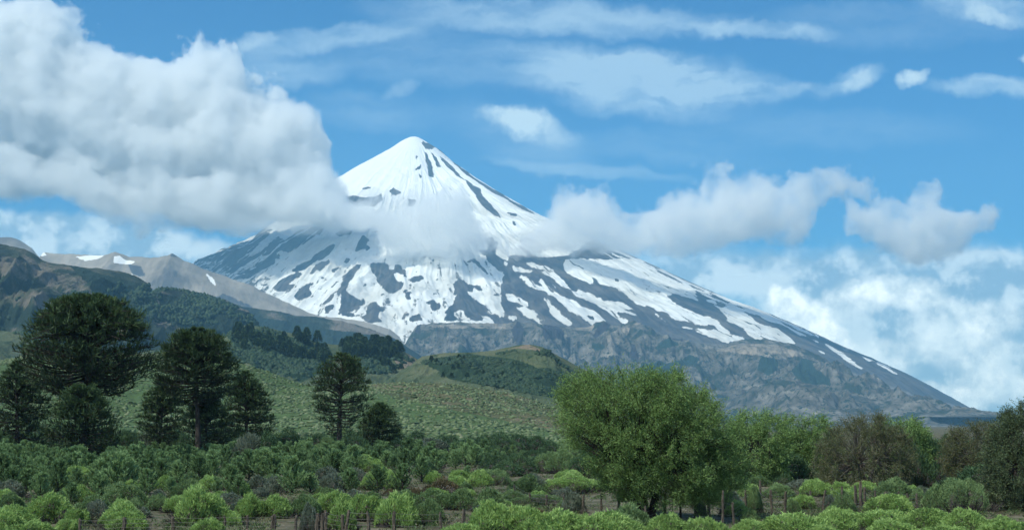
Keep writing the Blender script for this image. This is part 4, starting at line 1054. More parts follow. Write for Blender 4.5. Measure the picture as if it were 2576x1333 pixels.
# ---- monkey puzzle trees
def araucaria(label, X, top, base, prof, D=None, seed=1, trunk_px=14, whorls=26, per=13, dense=1.0, low=0.3, flank=1.0, group='monkey puzzle trees on the flat'):
    """prof: list of (photo row, half width in photo px) for the crown, from the top down"""
    r = np.random.default_rng(seed)
    D = D or depth_of(base)
    p = at(X, base, D); zg = gz(p.x, p.y) if D < 400 else p.z
    S = D / FX
    H = (base - top) * S
    P0 = np.array(prof, float)
    hz = (base - P0[:, 0]) * S; hr = P0[:, 1] * S
    o_ = np.argsort(hz); hz, hr = hz[o_], hr[o_]
    e = empty('monkey_puzzle_tree', (p.x, p.y, zg), 0)
    tag(e, label, 'tree', group)
    tr = Acc()
    n = 14
    zs = np.linspace(-0.3, H * 0.97, n)
    bend = 0.02 * H * np.sin(zs / H * 3 + seed)
    R0 = trunk_px * S / 2
    cen = np.stack([bend, bend * 0.5, zs], -1); cen -= cen[0] * np.array([1, 1, 0])
    tv, tq = tube(cen, R0 * (1 - 0.78 * zs / H) * (1 + 0.35 * np.exp(-np.maximum(zs, 0) / (R0 * 2))), 12)
    tr.add(tv, tq)
    t_o = link_obj('trunk', tr.mesh('trunk', True), BARK, e)
    br, fo = Acc(), Acc()
    z_lo, z_hi = hz[0], hz[-1]
    for w_ in range(whorls):
        f = (w_ + r.uniform(-.2, .2)) / (whorls - 1)
        f = min(max(f, 0), 1)
        zt = z_lo + (z_hi - z_lo) * f             # height the tips reach
        rad = float(np.interp(zt, hz, hr))
        if rad < 0.3: rad = 0.3
        upper = (zt - z_lo) / max(z_hi - z_lo, .1)
        m = int(per * (0.75 + 0.5 * r.random()) * (0.62 + 0.7 * upper))
        for b in range(m):
            az = r.uniform(0, 6.283)
            ln = rad * r.uniform(0.72, 1.08)
            if r.random() < 0.10: ln *= 1.10
            droop = (0.16 - 0.50 * upper ** 1.5) * ln
            z0 = min(max(zt - (0.02 + 0.45 * upper ** 1.6) * ln, z_lo * 0.9 + 0.1), H * 0.96)
            dirv = np.array([math.cos(az), math.sin(az), 0])
            s = np.linspace(0, 1, 7)
            zz = z0 + (zt - z0) * s + (-droop * np.sin(s * np.pi) if upper < 0.5 else 0.15 * ln * np.sin(s * np.pi))
            side = np.array([-dirv[1], dirv[0], 0]) * r.uniform(-.15, .15) * ln
            cx_ = np.interp(z0, cen[:, 2], cen[:, 0]); cy_ = np.interp(z0, cen[:, 2], cen[:, 1])
            pts = dirv[None] * (s * ln)[:, None] + side[None] * (s ** 2)[:, None] + np.stack([0 * s + cx_, 0 * s + cy_, zz], -1)
            rb = 0.012 * ln + 0.02
            tv, tq = tube(pts, rb * (1 - 0.75 * s), 4)
            br.add(tv, tq)
            # ropes of scale leaves, crowded toward the end of the branch
            k = int((9 + 16 * r.random()) * dense * (0.55 + 0.6 * upper) * min(1.4, 0.5 + ln / 5))
            lw = min(low + 0.45 * max(0.0, 0.45 - upper), .8)
            ss = 1 - (1 - lw) * r.random(k) ** 1.5 if upper < 0.75 else low * .5 + (1 - low * .5) * r.random(k) ** 0.6
            i0 = np.clip((ss * 6).astype(int), 0, 5); fr = ss * 6 - i0
            Pb = pts[i0] * (1 - fr[:, None]) + pts[i0 + 1] * fr[:, None]
            tang = unit(pts[np.minimum(i0 + 1, 6)] - pts[i0])
            up = 0.75 if upper > 0.25 else r.choice([0.55, -0.35], p=[.75, .25])
            dv = unit(tang * 0.6 + np.array([0, 0, up]) + 0.62 * r.normal(size=(k, 3)))
            Ls = np.clip(0.085 * ln + 0.35, .3, 1.0) * (0.6 + 0.7 * r.random(k))
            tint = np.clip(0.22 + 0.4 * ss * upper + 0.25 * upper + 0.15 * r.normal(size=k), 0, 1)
            # each rope: crossed slender diamonds that curve upward
            for c in range(2):
                v, q = blades(Pb, dv, Ls, 0.11 + 0.03 * r.random(k), r)
                fo.add(v, q, np.repeat(tint, 4))
            tips = Pb + dv * Ls[:, None] * 0.6
            v, q = blades(tips, unit(dv + np.array([0, 0, .5])), Ls * 0.55, 0.09, r)
            fo.add(v, q, np.repeat(np.clip(tint + .12, 0, 1), 4))
    bo = link_obj('branches', br.mesh('branches'), BARK, e)
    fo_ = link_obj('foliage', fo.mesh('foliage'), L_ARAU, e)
    return e

araucaria('tallest umbrella-crowned monkey puzzle tree at the left', 200, 745, 1165, [(747, 34), (752, 66), (765, 92), (790, 118), (820, 138), (850, 154), (880, 166), (905, 172), (920, 166), (938, 158), (952, 132), (985, 100)], D=185, seed=31, trunk_px=26, whorls=30, per=21, dense=1.15, low=0.35)
araucaria('second umbrella-crowned monkey puzzle tree, right of the tallest', 498, 826, 1150, [(826, 20), (832, 44), (845, 62), (865, 80), (885, 90), (910, 100), (935, 110), (950, 108), (975, 85), (1010, 50)], D=205, seed=33, trunk_px=16, whorls=26, per=18, dense=1.05, low=0.34)
araucaria('lone monkey puzzle tree with a bare lower trunk', 856, 886, 1143, [(886, 15), (892, 32), (905, 48), (925, 62), (945, 68), (965, 73), (985, 78), (1005, 76), (1025, 70), (1050, 55), (1085, 34)], D=232, seed=35, trunk_px=15, whorls=26, per=13, dense=0.9, low=0.38)
araucaria('dense young monkey puzzle leaning on the right of the lone one', 950, 1001, 1128, [(1001, 8), (1010, 22), (1025, 36), (1045, 48), (1065, 56), (1085, 60), (1105, 58), (1122, 48)], D=245, seed=37, trunk_px=9, whorls=22, per=14, dense=1.4, low=0.15)
araucaria('monkey puzzle tree cut off by the left edge', 42, 905, 1150, [(905, 8), (925, 30), (950, 52), (975, 68), (1000, 78), (1030, 84), (1060, 88), (1090, 84), (1120, 70)], D=200, seed=39, trunk_px=14, whorls=24, per=14, dense=1.1, low=0.25)
araucaria('dense dark monkey puzzle below the tallest one', 205, 955, 1150, [(955, 30), (975, 45), (1000, 62), (1025, 78), (1055, 92), (1080, 98), (1105, 95), (1130, 80)], D=176, seed=41, trunk_px=16, whorls=22, per=17, dense=1.3, low=0.12)
araucaria('small dense monkey puzzle left of the second tree', 398, 940, 1140, [(940, 8), (955, 25), (980, 42), (1010, 54), (1040, 60), (1070, 62), (1100, 55), (1125, 45)], D=215, seed=43, trunk_px=10, whorls=22, per=14, dense=1.3, low=0.15)
araucaria('dense monkey puzzle right of the second tree', 618, 926, 1135, [(926, 10), (940, 28), (960, 42), (985, 54), (1010, 62), (1040, 68), (1070, 70), (1100, 60), (1122, 48)], D=220, seed=45, trunk_px=11, whorls=24, per=15, dense=1.25, low=0.2)
araucaria('dark monkey puzzle in front of the second tree trunk', 522, 985, 1145, [(985, 10), (1005, 30), (1030, 48), (1060, 60), (1090, 66), (1120, 60)], D=208, seed=47, trunk_px=10, whorls=20, per=14, dense=1.2, low=0.15)

# ---- broadleaf trees
def leafy_tree(name, label, X, top, base, prof, leafm, barkm, D=None, seed=1, clumps=240, per=230, leaf=0.13, trunk=0.3, stems=3, group=None, cat='tree', plume=0.9, depth=0.85, fill=0.5, twiggy=0, up=0.55, pulled=0.0, widthf=0.3):
    """prof: (photo row, left x, right x) of the crown outline from the top down"""
    r = np.random.default_rng(seed)
    D = D or depth_of(base)
    p = at(X, base, D); zg = gz(p.x, p.y) - 0.05
    S = D / FX
    P0 = np.array(prof, float)
    hz = (base - P0[:, 0]) * S; xl = (P0[:, 1] - X) * S; xr = (P0[:, 2] - X) * S
    o_ = np.argsort(hz); hz, xl, xr = hz[o_], xl[o_], xr[o_]
    H = hz[-1]
    e = empty(name, (p.x, p.y, zg))
    tag(e, label, cat, group)
    cs = []
    zmid = 0.5 * (hz[0] + hz[-1])
    while len(cs) < clumps:
        z = r.uniform(hz[0], hz[-1])
        a, b = np.interp(z, hz, xl), np.interp(z, hz, xr)
        w_ = (b - a) / 2
        if r.random() > w_ / ((xr - xl).max() / 2): continue
        az = r.uniform(0, 6.283); rr = fill + (1 - fill) * r.random() ** 0.6
        cs.append(((a + b) / 2 + w_ * rr * math.cos(az) * 0.96, w_ * depth * rr * math.sin(az), z - plume * 0.45))
    cs = np.array(cs)
    wood, fo = Acc(), Acc()
    tr = Acc()
    hubs = []
    for s in range(stems):
        az = 6.283 * s / stems + r.uniform(-.5, .5)
        top_z = H * r.uniform(0.30, 0.42)
        sp = (0.12 + 0.1 * r.random()) * H * (1 if stems > 1 else 0.1)
        pts = [(0.3 * trunk * math.cos(az), 0.3 * trunk * math.sin(az), -0.2), (0.5 * sp * math.cos(az), 0.5 * sp * math.sin(az), top_z * .5), (sp * math.cos(az), sp * math.sin(az), top_z)]
        v, q = tube(pts, [trunk, trunk * .75, trunk * .55], 9); tr.add(v, q)
        hubs.append(pts[-1])
    hubs = np.array(hubs)
    for c in cs:
        k = np.argmin(np.linalg.norm(hubs - c, axis=1)); h0 = hubs[k]
        mid = h0 * 0.5 + c * 0.5 + np.array([0, 0, 0.06 * H]) + r.normal(size=3) * 0.03 * H
        s = np.linspace(0, 1, 5)[:, None]
        pts = (1 - s) ** 2 * h0 + 2 * s * (1 - s) * mid + s ** 2 * c
        v, q = tube(pts, trunk * np.array([.32, .22, .14, .08, .03]) * r.uniform(.5, 1), 4); wood.add(v, q)
        outw = unit(np.array([c[0], c[1], 0.0]))
        nt = 9 + twiggy
        for t in range(nt):
            dv = unit(outw * r.uniform(0, .9) + np.array([0, 0, up]) + 0.55 * r.normal(size=3))
            if pulled and r.random() < pulled: dv = unit(outw * .5 + np.array([0, 0, -.8]) + .3 * r.normal(size=3))
            L = plume * r.uniform(.5, 1.25)
            if t < nt:
                v, q = blades(np.array([c]), dv[None], L * 1.02, 0.022, r); wood.add(v, q)
            m = int(per / 9) if t < 9 else int(per / 40)
            ss = 0.15 + 0.85 * r.random(m)
            P = c + dv * (ss * L)[:, None] + 0.09 * r.normal(size=(m, 3)) * plume
            dl = unit(dv + 0.9 * r.normal(size=(m, 3)))
            v, q = blades(P, dl, leaf * (.6 + .8 * r.random(m)), leaf * widthf, r)
            base_t = 0.45 + 0.13 * r.normal()
            fo.add(v, q, np.repeat(np.clip(base_t + .22 * r.normal(size=m), 0, 1), 4))
    link_obj('trunk', tr.mesh('trunk', True), barkm, e)
    link_obj('branches', wood.mesh('branches'), barkm, e)
    link_obj('foliage', fo.mesh('foliage'), leafm, e)
    return e

leafy_tree('willow_tree', 'big rounded green willow behind the fence, right of the middle', 1628, 925, 1302,
           [(928, 1560, 1680), (934, 1462, 1725), (945, 1425, 1752), (960, 1412, 1778), (990, 1398, 1800), (1020, 1392, 1832), (1060, 1400, 1850), (1100, 1428, 1866), (1140, 1462, 1880), (1170, 1485, 1884), (1200, 1515, 1876), (1225, 1540, 1850), (1242, 1575, 1800)],
           L_WILLOW, BARK, D=77.0, seed=61, clumps=660, per=330, leaf=0.12, trunk=0.26, stems=4, plume=0.95, fill=0.3)
leafy_tree('willow_tree', 'green willow crown just right of the big rounded willow', 1915, 1022, 1200, [(1022, 1880, 1935), (1032, 1855, 1965), (1050, 1845, 1975), (1080, 1835, 1985), (1120, 1832, 1985), (1160, 1840, 1980), (1190, 1850, 1975)], L_WILLOW, BARK, D=118, seed=63, clumps=170, per=200, leaf=0.19, trunk=0.22, plume=1.1, group='willows behind the brown tree')
leafy_tree('willow_tree', 'green willow behind the left side of the brown tree', 2030, 1024, 1195, [(1024, 2005, 2050), (1034, 1985, 2080), (1055, 1970, 2095), (1090, 1965, 2105), (1130, 1970, 2110), (1180, 1980, 2100)], L_WILLOW, BARK, D=125, seed=65, clumps=160, per=200, leaf=0.19, trunk=0.22, plume=1.1, group='willows behind the brown tree')
leafy_tree('willow_tree', 'bright green willow showing past the right side of the brown tree', 2262, 1030, 1200, [(1030, 2250, 2290), (1040, 2225, 2308), (1060, 2200, 2322), (1090, 2200, 2335), (1130, 2200, 2340), (1180, 2210, 2330)], L_WILLOW, BARK, D=122, seed=67, clumps=150, per=200, leaf=0.19, trunk=0.2, plume=1.0, group='willows behind the brown tree')
for x0, x1, top, base in [(1838, 1930, 1060, 1205), (1905, 2010, 1085, 1208), (1985, 2085, 1075, 1208), (2050, 2130, 1100, 1210), (2280, 2370, 1075, 1212), (2330, 2430, 1098, 1210), (2395, 2480, 1085, 1215), (2490, 2570, 1080, 1225), (1480, 1570, 1080, 1160), (1390, 1480, 1105, 1170)]:
    shrub(x0, x1, top, base, 'm' if x0 < 2200 else 'd', 'tall green shrub closing the belt of trees on the right' if x0 > 1800 else 'tall green shrub at the left foot of the big willow', 'tall shrubs between the trees')
leafy_tree('thorn_tree', 'large brown thorny tree with grey hanging twigs behind the fence', 2182, 1028, 1218, [(1028, 2165, 2215), (1034, 2140, 2240), (1045, 2118, 2258), (1065, 2090, 2272), (1095, 2060, 2292), (1125, 2050, 2300), (1160, 2045, 2300), (1190, 2050, 2290), (1210, 2070, 2270)], L_THORN, TWIG_GREY, D=110, seed=69, clumps=300, per=190, leaf=0.12, trunk=0.22, plume=0.75, twiggy=5, pulled=.25, fill=.35)
leafy_tree('thorn_tree', 'olive brown thorny tree near the right edge', 2462, 1050, 1225, [(1050, 2450, 2485), (1060, 2420, 2505), (1080, 2395, 2525), (1110, 2380, 2540), (1150, 2375, 2545), (1200, 2385, 2540)], L_THORN, TWIG_GREY, D=112, seed=71, clumps=190, per=180, leaf=0.13, trunk=0.2, plume=0.8, twiggy=4, pulled=.15)
leafy_tree('dark_tree', 'dark tree cut off by the right edge', 2570, 1020, 1300, [(1032, 2572, 2610), (1052, 2540, 2640), (1080, 2515, 2660), (1120, 2500, 2670), (1170, 2488, 2680), (1220, 2482, 2680), (1260, 2490, 2670), (1290, 2500, 2660)], L_DRAB, BARK, D=84, seed=73, clumps=300, per=200, leaf=0.13, trunk=0.25, plume=0.7, twiggy=3, pulled=.2)

# ---- wire fence
def fence():
    e = empty('wire_fence', (0, 0, 0))
    tag(e, 'old wooden post and wire fence crossing the scrub in front', 'fence')
    Z = lambda ox, lst: [(ox + x * .25, 1000 + t * .25, 1000 + b * .25, w_) for x, t, b, w_ in lst]
    posts = Z(0, [(800, 1245, 1345, .5), (1240, 1200, 1345, 1.4), (1740, 1250, 1345, .6), (2250, 1220, 1345, .5), (2490, 1225, 1345, .5)]) + \
        Z(644, [(158, 1190, 1345, .5), (182, 1170, 1345, .6), (395, 1180, 1345, .7), (620, 1160, 1340, 1.4), (662, 1158, 1342, .9), (700, 1130, 1330, .8), (885, 1175, 1340, .8), (908, 1128, 1342, .5), (1140, 1140, 1345, .7), (1390, 1140, 1342, .8), (1865, 1150, 1342, .4), (2080, 1120, 1330, .6)]) + \
        Z(1288, [(35, 870, 1000, .4), (182, 1000, 1090, .5), (350, 1012, 1120, .6), (520, 1000, 1130, .4), (720, 970, 1160, .7), (890, 965, 1170, .7), (1073, 930, 1165, .7), (1235, 960, 1165, .6), (1343, 1090, 1230, .4), (1542, 950, 1178, .8), (1697, 930, 1165, .6), (1845, 960, 1175, .9), (1982, 925, 1210, .9), (2122, 935, 1262, .6), (2232, 1050, 1245, .5), (2352, 920, 1120, .5), (2500, 830, 1065, .7)]) + \
        Z(1932, [(40, 925, 1135, .7), (172, 940, 1155, .7), (308, 940, 1070, .4), (430, 935, 1070, .6), (548, 925, 1090, .5), (645, 900, 1050, .6), (762, 890, 1120, .6), (884, 880, 1070, 1.1), (930, 842, 1075, 1.3), (975, 900, 1050, .9), (1088, 932, 1095, .6), (1195, 942, 1110, .6), (1308, 940, 1095, .5), (1405, 960, 1115, .7), (1497, 962, 1085, .6)])
    r = np.random.default_rng(77)
    tops = []
    for x, t, b, w_ in posts:
        D = max(depth_of(b), 63.5)
        D = min(D, 92)
        pb = at(x, b, D); z0 = gz(pb.x, pb.y)
        zt = at(x, t, D).z
        h = max(zt - z0, .8)
        R_ = 0.04 + 0.055 * w_
        lean = r.normal(size=2) * 0.05
        zs = np.array([-0.2, 0, .35, .7, 1.0]) * h
        pts = np.stack([lean[0] * zs + 0.015 * r.normal(size=5), lean[1] * zs, zs], -1)
        v, q = tube(pts, R_ * np.array([1.05, 1.0, .93, .97, .8]) * (1 + .06 * r.normal(size=5)), 7)
        v = v + 0.012 * r.normal(size=v.shape)
        a = Acc(); a.add(v, q)
        # sawn top
        n0 = len(v); cap = v[-7:].mean(0) + np.array([0, 0, 0.02])
        a.add(np.vstack([v[-7:], cap]), np.array([[i, (i + 1) % 7, 7, 7] for i in range(7)])[:, [0, 1, 2, 2]][:, :4])
        me = bpy.data.meshes.new('post')
        fcs = [tuple(f) for f in q] + [tuple(range(n0 - 7, n0))]
        me.from_pydata([tuple(k) for k in v], [], fcs)
        o = link_obj('post', me, WOOD, e, (pb.x, pb.y, z0))
        tops.append((pb.x, pb.y, z0, h, lean))
    for k in range(4):
        a = Acc()
        f = [.92, .68, .44, .2][k]
        for (x0, y0, z0, h0, l0), (x1, y1, z1, h1, l1) in zip(tops[:-1], tops[1:]):
            if abs(x1 - x0) > 20: continue
            s = np.linspace(0, 1, 5)
            A = np.array([x0 + l0[0] * h0 * f, y0 - .08, z0 + min(h0, 1.25) * f]); B = np.array([x1 + l1[0] * h1 * f, y1 - .08, z1 + min(h1, 1.25) * f])
            pts = A + (B - A) * s[:, None]; pts[:, 2] -= 0.04 * np.sin(s * np.pi)
            v, q = tube(pts, [0.006] * 5, 4); a.add(v, q)
        link_obj('wire', a.mesh('wire'), M_WIRE, e)
M_WIRE, _n = new_mat("galvanised_wire")
_b = _n.node('ShaderNodeBsdfPrincipled'); _b.inputs['Base Color'].default_value = (0.22, 0.21, 0.20, 1); _b.inputs['Metallic'].default_value = 0.6; _b.inputs['Roughness'].default_value = 0.5
_n.link(_b.outputs[0], _n.out.inputs['Surface'])
fence()

# ---- scattered cover on the hills (nobody could count it)
ICO = None
def ico():
    import bmesh
    bm = bmesh.new(); bmesh.ops.create_icosphere(bm, subdivisions=1, radius=1.0)
    v = np.array([list(x.co) for x in bm.verts]); f = np.array([[x.index for x in q.verts] for q in bm.faces]); bm.free()
    return v, f
IV, IF = ico()
def lumps(name, label, P, R_, H_, mat, seed=1, tint=None):
    r = np.random.default_rng(seed)
    n = len(P)
    sc = np.stack([R_ * r.uniform(.8, 1.2, n), R_ * r.uniform(.8, 1.2, n), H_], -1)
    V_ = IV[None] * (1 + 0.22 * r.normal(size=(n, len(IV), 1))) * sc[:, None] + P[:, None]
    F = IF[None] + (np.arange(n) * len(IV))[:, None, None]
    t = (r.random(n) if tint is None else tint)[:, None] * 0.7 + 0.3 * r.random((n, len(IV)))
    me = make_mesh(name, V_.reshape(-1, 3), tris=F.reshape(-1, 3), attrs={'tint': t.ravel()})
    tag(link_obj(name, me, mat), kind='stuff', label=label)

def sample(grid, n, r, t0=0.0, t1=1.0, x0=None, x1=None):
    xx, yy, zz, s, isf = grid
    rows = int((isf[:, 0] > 0).sum()); nc = xx.shape[1]
    sf = s[:rows, 0]
    t = r.uniform(t0, t1, n)
    i = np.interp(-t, -sf, np.arange(rows)); j = r.uniform(0, nc - 1.01, n)
    i0 = np.clip(i.astype(int), 0, rows - 2); j0 = j.astype(int); fi, fj = i - i0, j - j0
    g = lambda a: (a[i0, j0] * (1 - fj) + a[i0, j0 + 1] * fj) * (1 - fi) + (a[i0 + 1, j0] * (1 - fj) + a[i0 + 1, j0 + 1] * fj) * fi
    return np.stack([g(xx), g(yy), g(zz)], -1)

r = np.random.default_rng(21)
M_HS = leaf_mat("hill_shrub_leaf", [(0.0, (0.03, 0.05, 0.025)), (0.4, (0.08, 0.12, 0.055)), (0.75, (0.14, 0.185, 0.095)), (1.0, (0.21, 0.21, 0.14))], transl=0, var=0)
P = sample(_g, 30000, r, 0.0, 0.95)
GXp, GYp = to_grid(P)
dn = vnoise(P[:, 0] / 40, P[:, 1] / 30, 97) + .7 * vnoise(P[:, 0] / 12, P[:, 1] / 10, 98)
keep = (GXp > -60) & (GXp < 1700) & (dn > r.uniform(-1.3, .7, len(P)))
P = P[keep]
lumps("hill_scrub", "low tufts of scrub dotted all over the near shrubby hill", P, r.uniform(.3, 1.0, len(P)) * (1 + 1.2 * (r.random(len(P)) > .96)), r.uniform(.2, .6, len(P)) * (1 + .8 * (r.random(len(P)) > .97)), M_HS, 3)
M_FS = leaf_mat("forest_leaf", [(0.0, (0.012, 0.026, 0.015)), (0.5, (0.024, 0.048, 0.024)), (1.0, (0.05, 0.085, 0.04))], transl=0, var=0)
def inside(P, polys):
    gx, gy = to_grid(P)
    m = np.zeros(len(P), bool)
    for q in polys: m |= in_poly(gx, gy, q)
    return m
P = sample(_e, 60000, r, 0, 0.9)
dens = vnoise(P[:, 0] / 60, P[:, 1] / 60, 91) + .6 * vnoise(P[:, 0] / 20, P[:, 1] / 20, 92)
E_W = [[(570, 830), (640, 818), (780, 858), (830, 930), (760, 962), (640, 925), (585, 890)], [(340, 895), (560, 858), (620, 915), (480, 880)], [(0, 800), (130, 872), (330, 892), (100, 880)], [(850, 868), (1000, 880), (1040, 905), (960, 940), (880, 935)]]
m = (inside(P, E_W) & (dens > -0.25)) | (dens > 0.95)
P = P[m][:9000]
lumps("hillside_wood", "dark scrubby woods covering folds of the green hills", P, r.uniform(2.0, 4.2, len(P)), r.uniform(2.0, 4.6, len(P)), M_FS, 4)
P = sample(_f, 40000, r, 0, 0.95)
dens = vnoise(P[:, 0] / 50, P[:, 1] / 50, 93) + .6 * vnoise(P[:, 0] / 16, P[:, 1] / 16, 94)
F_W = [[(1060, 912), (1180, 892), (1290, 910), (1340, 925), (1400, 960), (1430, 1010), (1230, 970), (1130, 950)], [(1330, 935), (1380, 930), (1440, 950), (1500, 1000), (1400, 1000)]]
m = (inside(P, F_W) & (dens > -0.35)) | (dens > 1.0)
P = P[m][:6500]
lumps("knoll_scrub", "dark bushes covering the lower flank of the green knoll", P, r.uniform(1.6, 3.2, len(P)), r.uniform(1.3, 2.8, len(P)), M_FS, 5)
P = sample(_w, 60000, r, 0, 0.8)
dens = vnoise(P[:, 0] / 110, P[:, 2] / 70, 95) + .6 * vnoise(P[:, 0] / 40, P[:, 2] / 30, 96)
gx_, gy_ = to_grid(P)
P = P[(dens > np.where((gx_ < 260) & (gy_ < 800), 0.75, 0.1))][:14000]
lumps("mountain_wood", "dark woods clinging to the rocky mountain at the left", P, r.uniform(3.5, 7.0, len(P)), r.uniform(3.5, 8.0, len(P)), M_FS, 6)

# ---- conifers standing on the green hills, each one its own
def conifer_proto(seed):
    r = np.random.default_rng(seed)
    a = Acc()
    n = 520
    z = r.random(n) ** 0.8
    rad = 0.30 * (1 - z) ** 0.7 * (0.5 + 0.5 * r.random(n)) + .02
    az = r.uniform(0, 6.283, n)
    P = np.stack([np.cos(az) * rad, np.sin(az) * rad, 0.1 + 0.88 * z], -1)
    v, q = blades(P, np.stack([np.cos(az), np.sin(az), 0 * az + .3], -1) + .4 * r.normal(size=(n, 3)), .16, .09, r)
    a.add(v, q, np.repeat(np.clip(.2 + .5 * z + .2 * r.normal(size=n), 0, 1), 4))
    f = a.mesh('crown'); f.materials.append(L_ARAU)
    t = Acc(); v, q = tube([(0, 0, -.1), (0, 0, .5), (0, 0, .97)], [.03, .02, .005], 5); t.add(v, q)
    w_ = t.mesh('trunk'); w_.materials.append(BARK)
    return [('crown', f), ('trunk', w_)]
CP = [conifer_proto(301 + i) for i in range(4)]
r = np.random.default_rng(33)
ci = 0
def conifers(grid, n, poly, hmin, hmax, label, group):
    global ci
    P = sample(grid, 20000, r, 0, .9)
    P = P[inside(P, [poly])][:n]
    for p in P:
        ci += 1
        h = r.uniform(hmin, hmax)
        o = place_copy(CP[ci % 4], 'conifer', tuple(p), ci * 1.3, (h * r.uniform(.9, 1.5),) * 2 + (h,))
        tag(o, label, 'tree', group)
conifers(_e, 75, [(848, 862), (1005, 868), (1018, 895), (960, 905), (870, 895)], 11, 17, 'dark conifer in the grove on the green hill behind the lone tree', 'conifer grove on the hill')
conifers(_e, 60, [(570, 825), (700, 832), (830, 870), (830, 930), (700, 900), (600, 880)], 11, 19, 'dark conifer scattered over the wooded flank of the green hill', 'conifers on the wooded flank')
conifers(_e, 22, [(910, 900), (1010, 895), (1010, 940), (930, 940)], 7, 12, 'small conifer below the grove on the green hill', 'small conifers below the grove')
conifers(_f, 14, [(1080, 905), (1160, 900), (1300, 960), (1240, 975), (1100, 950)], 4, 7, 'small conifer on the dark lower flank of the knoll', 'small conifers on the knoll')

# ------------------------------------------------------------------ air
def build_haze():
    me = bpy.data.meshes.new("haze")
    x0, x1, y0, y1, z0, z1 = -16000, 16000, -5000, 18500, -80, 3400
    vs = [(x, y, z) for x in (x0, x1) for y in (y0, y1) for z in (z0, z1)]
    me.from_pydata(vs, [], [(0, 1, 3, 2), (4, 6, 7, 5), (0, 4, 5, 1), (2, 3, 7, 6), (0, 2, 6, 4), (1, 5, 7, 3)])
    m, n = new_mat("air")
    v = n.node('ShaderNodeVolumePrincipled')
    v.inputs['Color'].default_value = (0.30, 0.68, 1.0, 1.0)
    v.inputs['Density'].default_value = HAZE
    v.inputs['Anisotropy'].default_value = 0.0
    n.link(v.outputs[0], n.out.inputs['Volume'])
    tag(link_obj("haze", me, m), kind='stuff', label='thin blue air between the camera and the volcano')
HAZE = 4.6e-5
build_haze()

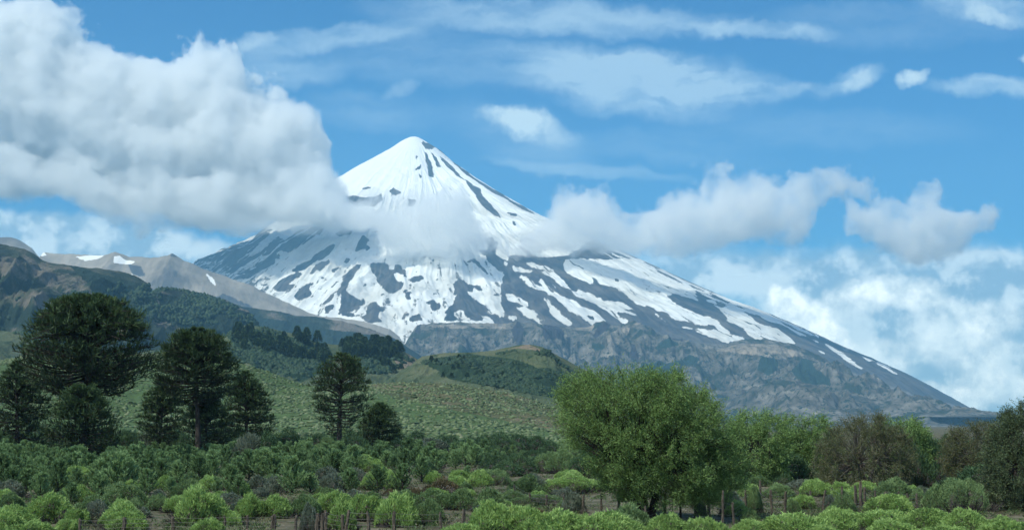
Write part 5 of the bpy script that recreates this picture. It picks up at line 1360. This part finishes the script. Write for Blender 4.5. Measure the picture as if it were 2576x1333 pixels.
# ------------------------------------------------------------------ cumulus around the cone, real volumes
def cloud(name, label, top, bot, D, thick, density, seed, edge=80.0, namp=1.0, torn=0.35):
    xs = [p[0] for p in top] + [p[0] for p in bot]
    ys = [p[1] for p in top] + [p[1] for p in bot]
    ccx, ccy = (min(xs) + max(xs)) / 2, (min(ys) + max(ys)) / 2
    c = at(ccx, ccy, D)
    def loc(p):
        q = at(p[0], p[1], D) - c
        return (q.x, q.z)
    T = [loc(p) for p in top]; B = [loc(p) for p in bot]
    x0 = min(p[0] for p in T); x1 = max(p[0] for p in T)
    zmin = min(p[1] for p in B) ; zmax = max(p[1] for p in T)
    mg = edge * 1.2
    X0, X1, Z0, Z1, Y1 = x0 - mg, x1 + mg, zmin - mg, zmax + mg, thick * 1.25
    me = bpy.data.meshes.new(name)
    vs = [(x, y, z) for x in (X0, X1) for y in (-Y1, Y1) for z in (Z0, Z1)]
    me.from_pydata(vs, [], [(0, 1, 3, 2), (4, 6, 7, 5), (0, 4, 5, 1), (2, 3, 7, 6), (0, 2, 6, 4), (1, 5, 7, 3)])
    m, n = new_mat(name + "_vapour")
    tcn = n.node('ShaderNodeTexCoord')
    P = tcn.outputs['Object']
    wq = n.noise(P, 1 / 420.0, 1.0, 0.5, color=True)
    Pw = n.vmath('ADD', P, n.vmath('MULTIPLY', n.vmath('SUBTRACT', wq, (0.5, 0.5, 0.5)), (170.0, 170.0, 130.0)))
    s = n.sep(Pw)
    h = zmax - zmin
    dl = 75.0
    ts = [n.curve(n.math('ADD', s[0], o), T, x0, x1, zmin - 10, zmax + 10) for o in (-dl, 0.0, dl)]
    tz = n.math('ADD', n.math('SMOOTH_MIN', n.math('SMOOTH_MIN', ts[0], ts[1], 60.0), ts[2], 60.0), 45.0)
    bz = n.curve(s[0], B, x0, x1, zmin - 10, zmax + 10)
    d1 = n.math('SUBTRACT', tz, s[2])
    d2 = n.math('MULTIPLY', n.math('SUBTRACT', s[2], bz), 1.6)
    # smooth minimum of the distances to the two edges and to the ends
    dd = n.math('SMOOTH_MIN', d1, d2, 80.0)
    yy = n.math('DIVIDE', s[1], thick)
    yl = n.math('MULTIPLY', n.math('MULTIPLY', yy, yy), h * 0.33)
    dd = n.math('ADD', n.math('SUBTRACT', dd, yl), 55.0)
    nz = n.noise(n.vmath('ADD', P, (seed * 1000.0, 0.0, 0.0)), 1 / 400.0, 5.0, 0.55)
    f = n.math('MULTIPLY_ADD', n.math('SUBTRACT', nz, 0.5), 950.0 * namp, dd)
    nz2 = n.noise(P, 1 / 120.0, 4.0, 0.6)
    f = n.math('MULTIPLY_ADD', n.math('SUBTRACT', nz2, 0.5), 330.0 * namp, f)
    nz3 = n.noise(P, 1 / 210.0, 4.0, 0.62)
    dens = n.math('MULTIPLY', n.math('MULTIPLY', n.smooth(nz3, 0.36, 0.62, torn, 1.0), n.smooth(f, 0.0, n.smooth(s[2], zmin, zmax, edge * 1.8, edge * 0.6, 'LINEAR'))), density)
    v = n.node('ShaderNodeVolumePrincipled')
    v.inputs['Color'].default_value = (0.995, 1.0, 0.995, 1.0)
    v.inputs['Anisotropy'].default_value = 0.1
    n.put(v.inputs['Density'], dens)
    n.link(v.outputs[0], n.out.inputs['Volume'])
    m.cycles.volume_step_rate = 0.45
    o = link_obj(name, me, m, loc=c)
    tag(o, kind='stuff', label=label)
    return o
cloud("cloud_bank", "long white and grey cumulus bank reaching in from the left to the cone", K_BIG_TOP, K_BIG_BOT, 11700.0, 480.0, 0.015, 1)
cloud("cloud_shelf", "lower grey shelf of the cloud bank that touches the left flank of the cone", K_SHELF_TOP, K_SHELF_BOT, 11300.0, 260.0, 0.008, 6, torn=0.2)
cloud("cloud_wrap", "soft grey cloud hanging across the middle of the cone", K_MID_TOP, K_MID_BOT, 11100.0, 260.0, 0.0075, 2, torn=0.08)
cloud("cloud_right", "ragged white cumulus trailing off the right shoulder of the volcano", K_RIGHT_TOP, K_RIGHT_BOT, 11400.0, 300.0, 0.008, 3, torn=0.2)
cloud("cloud_fragment", "small separate cumulus right of the long ragged one", K_FAR_TOP, K_FAR_BOT, 12000.0, 260.0, 0.008, 4, torn=0.2)
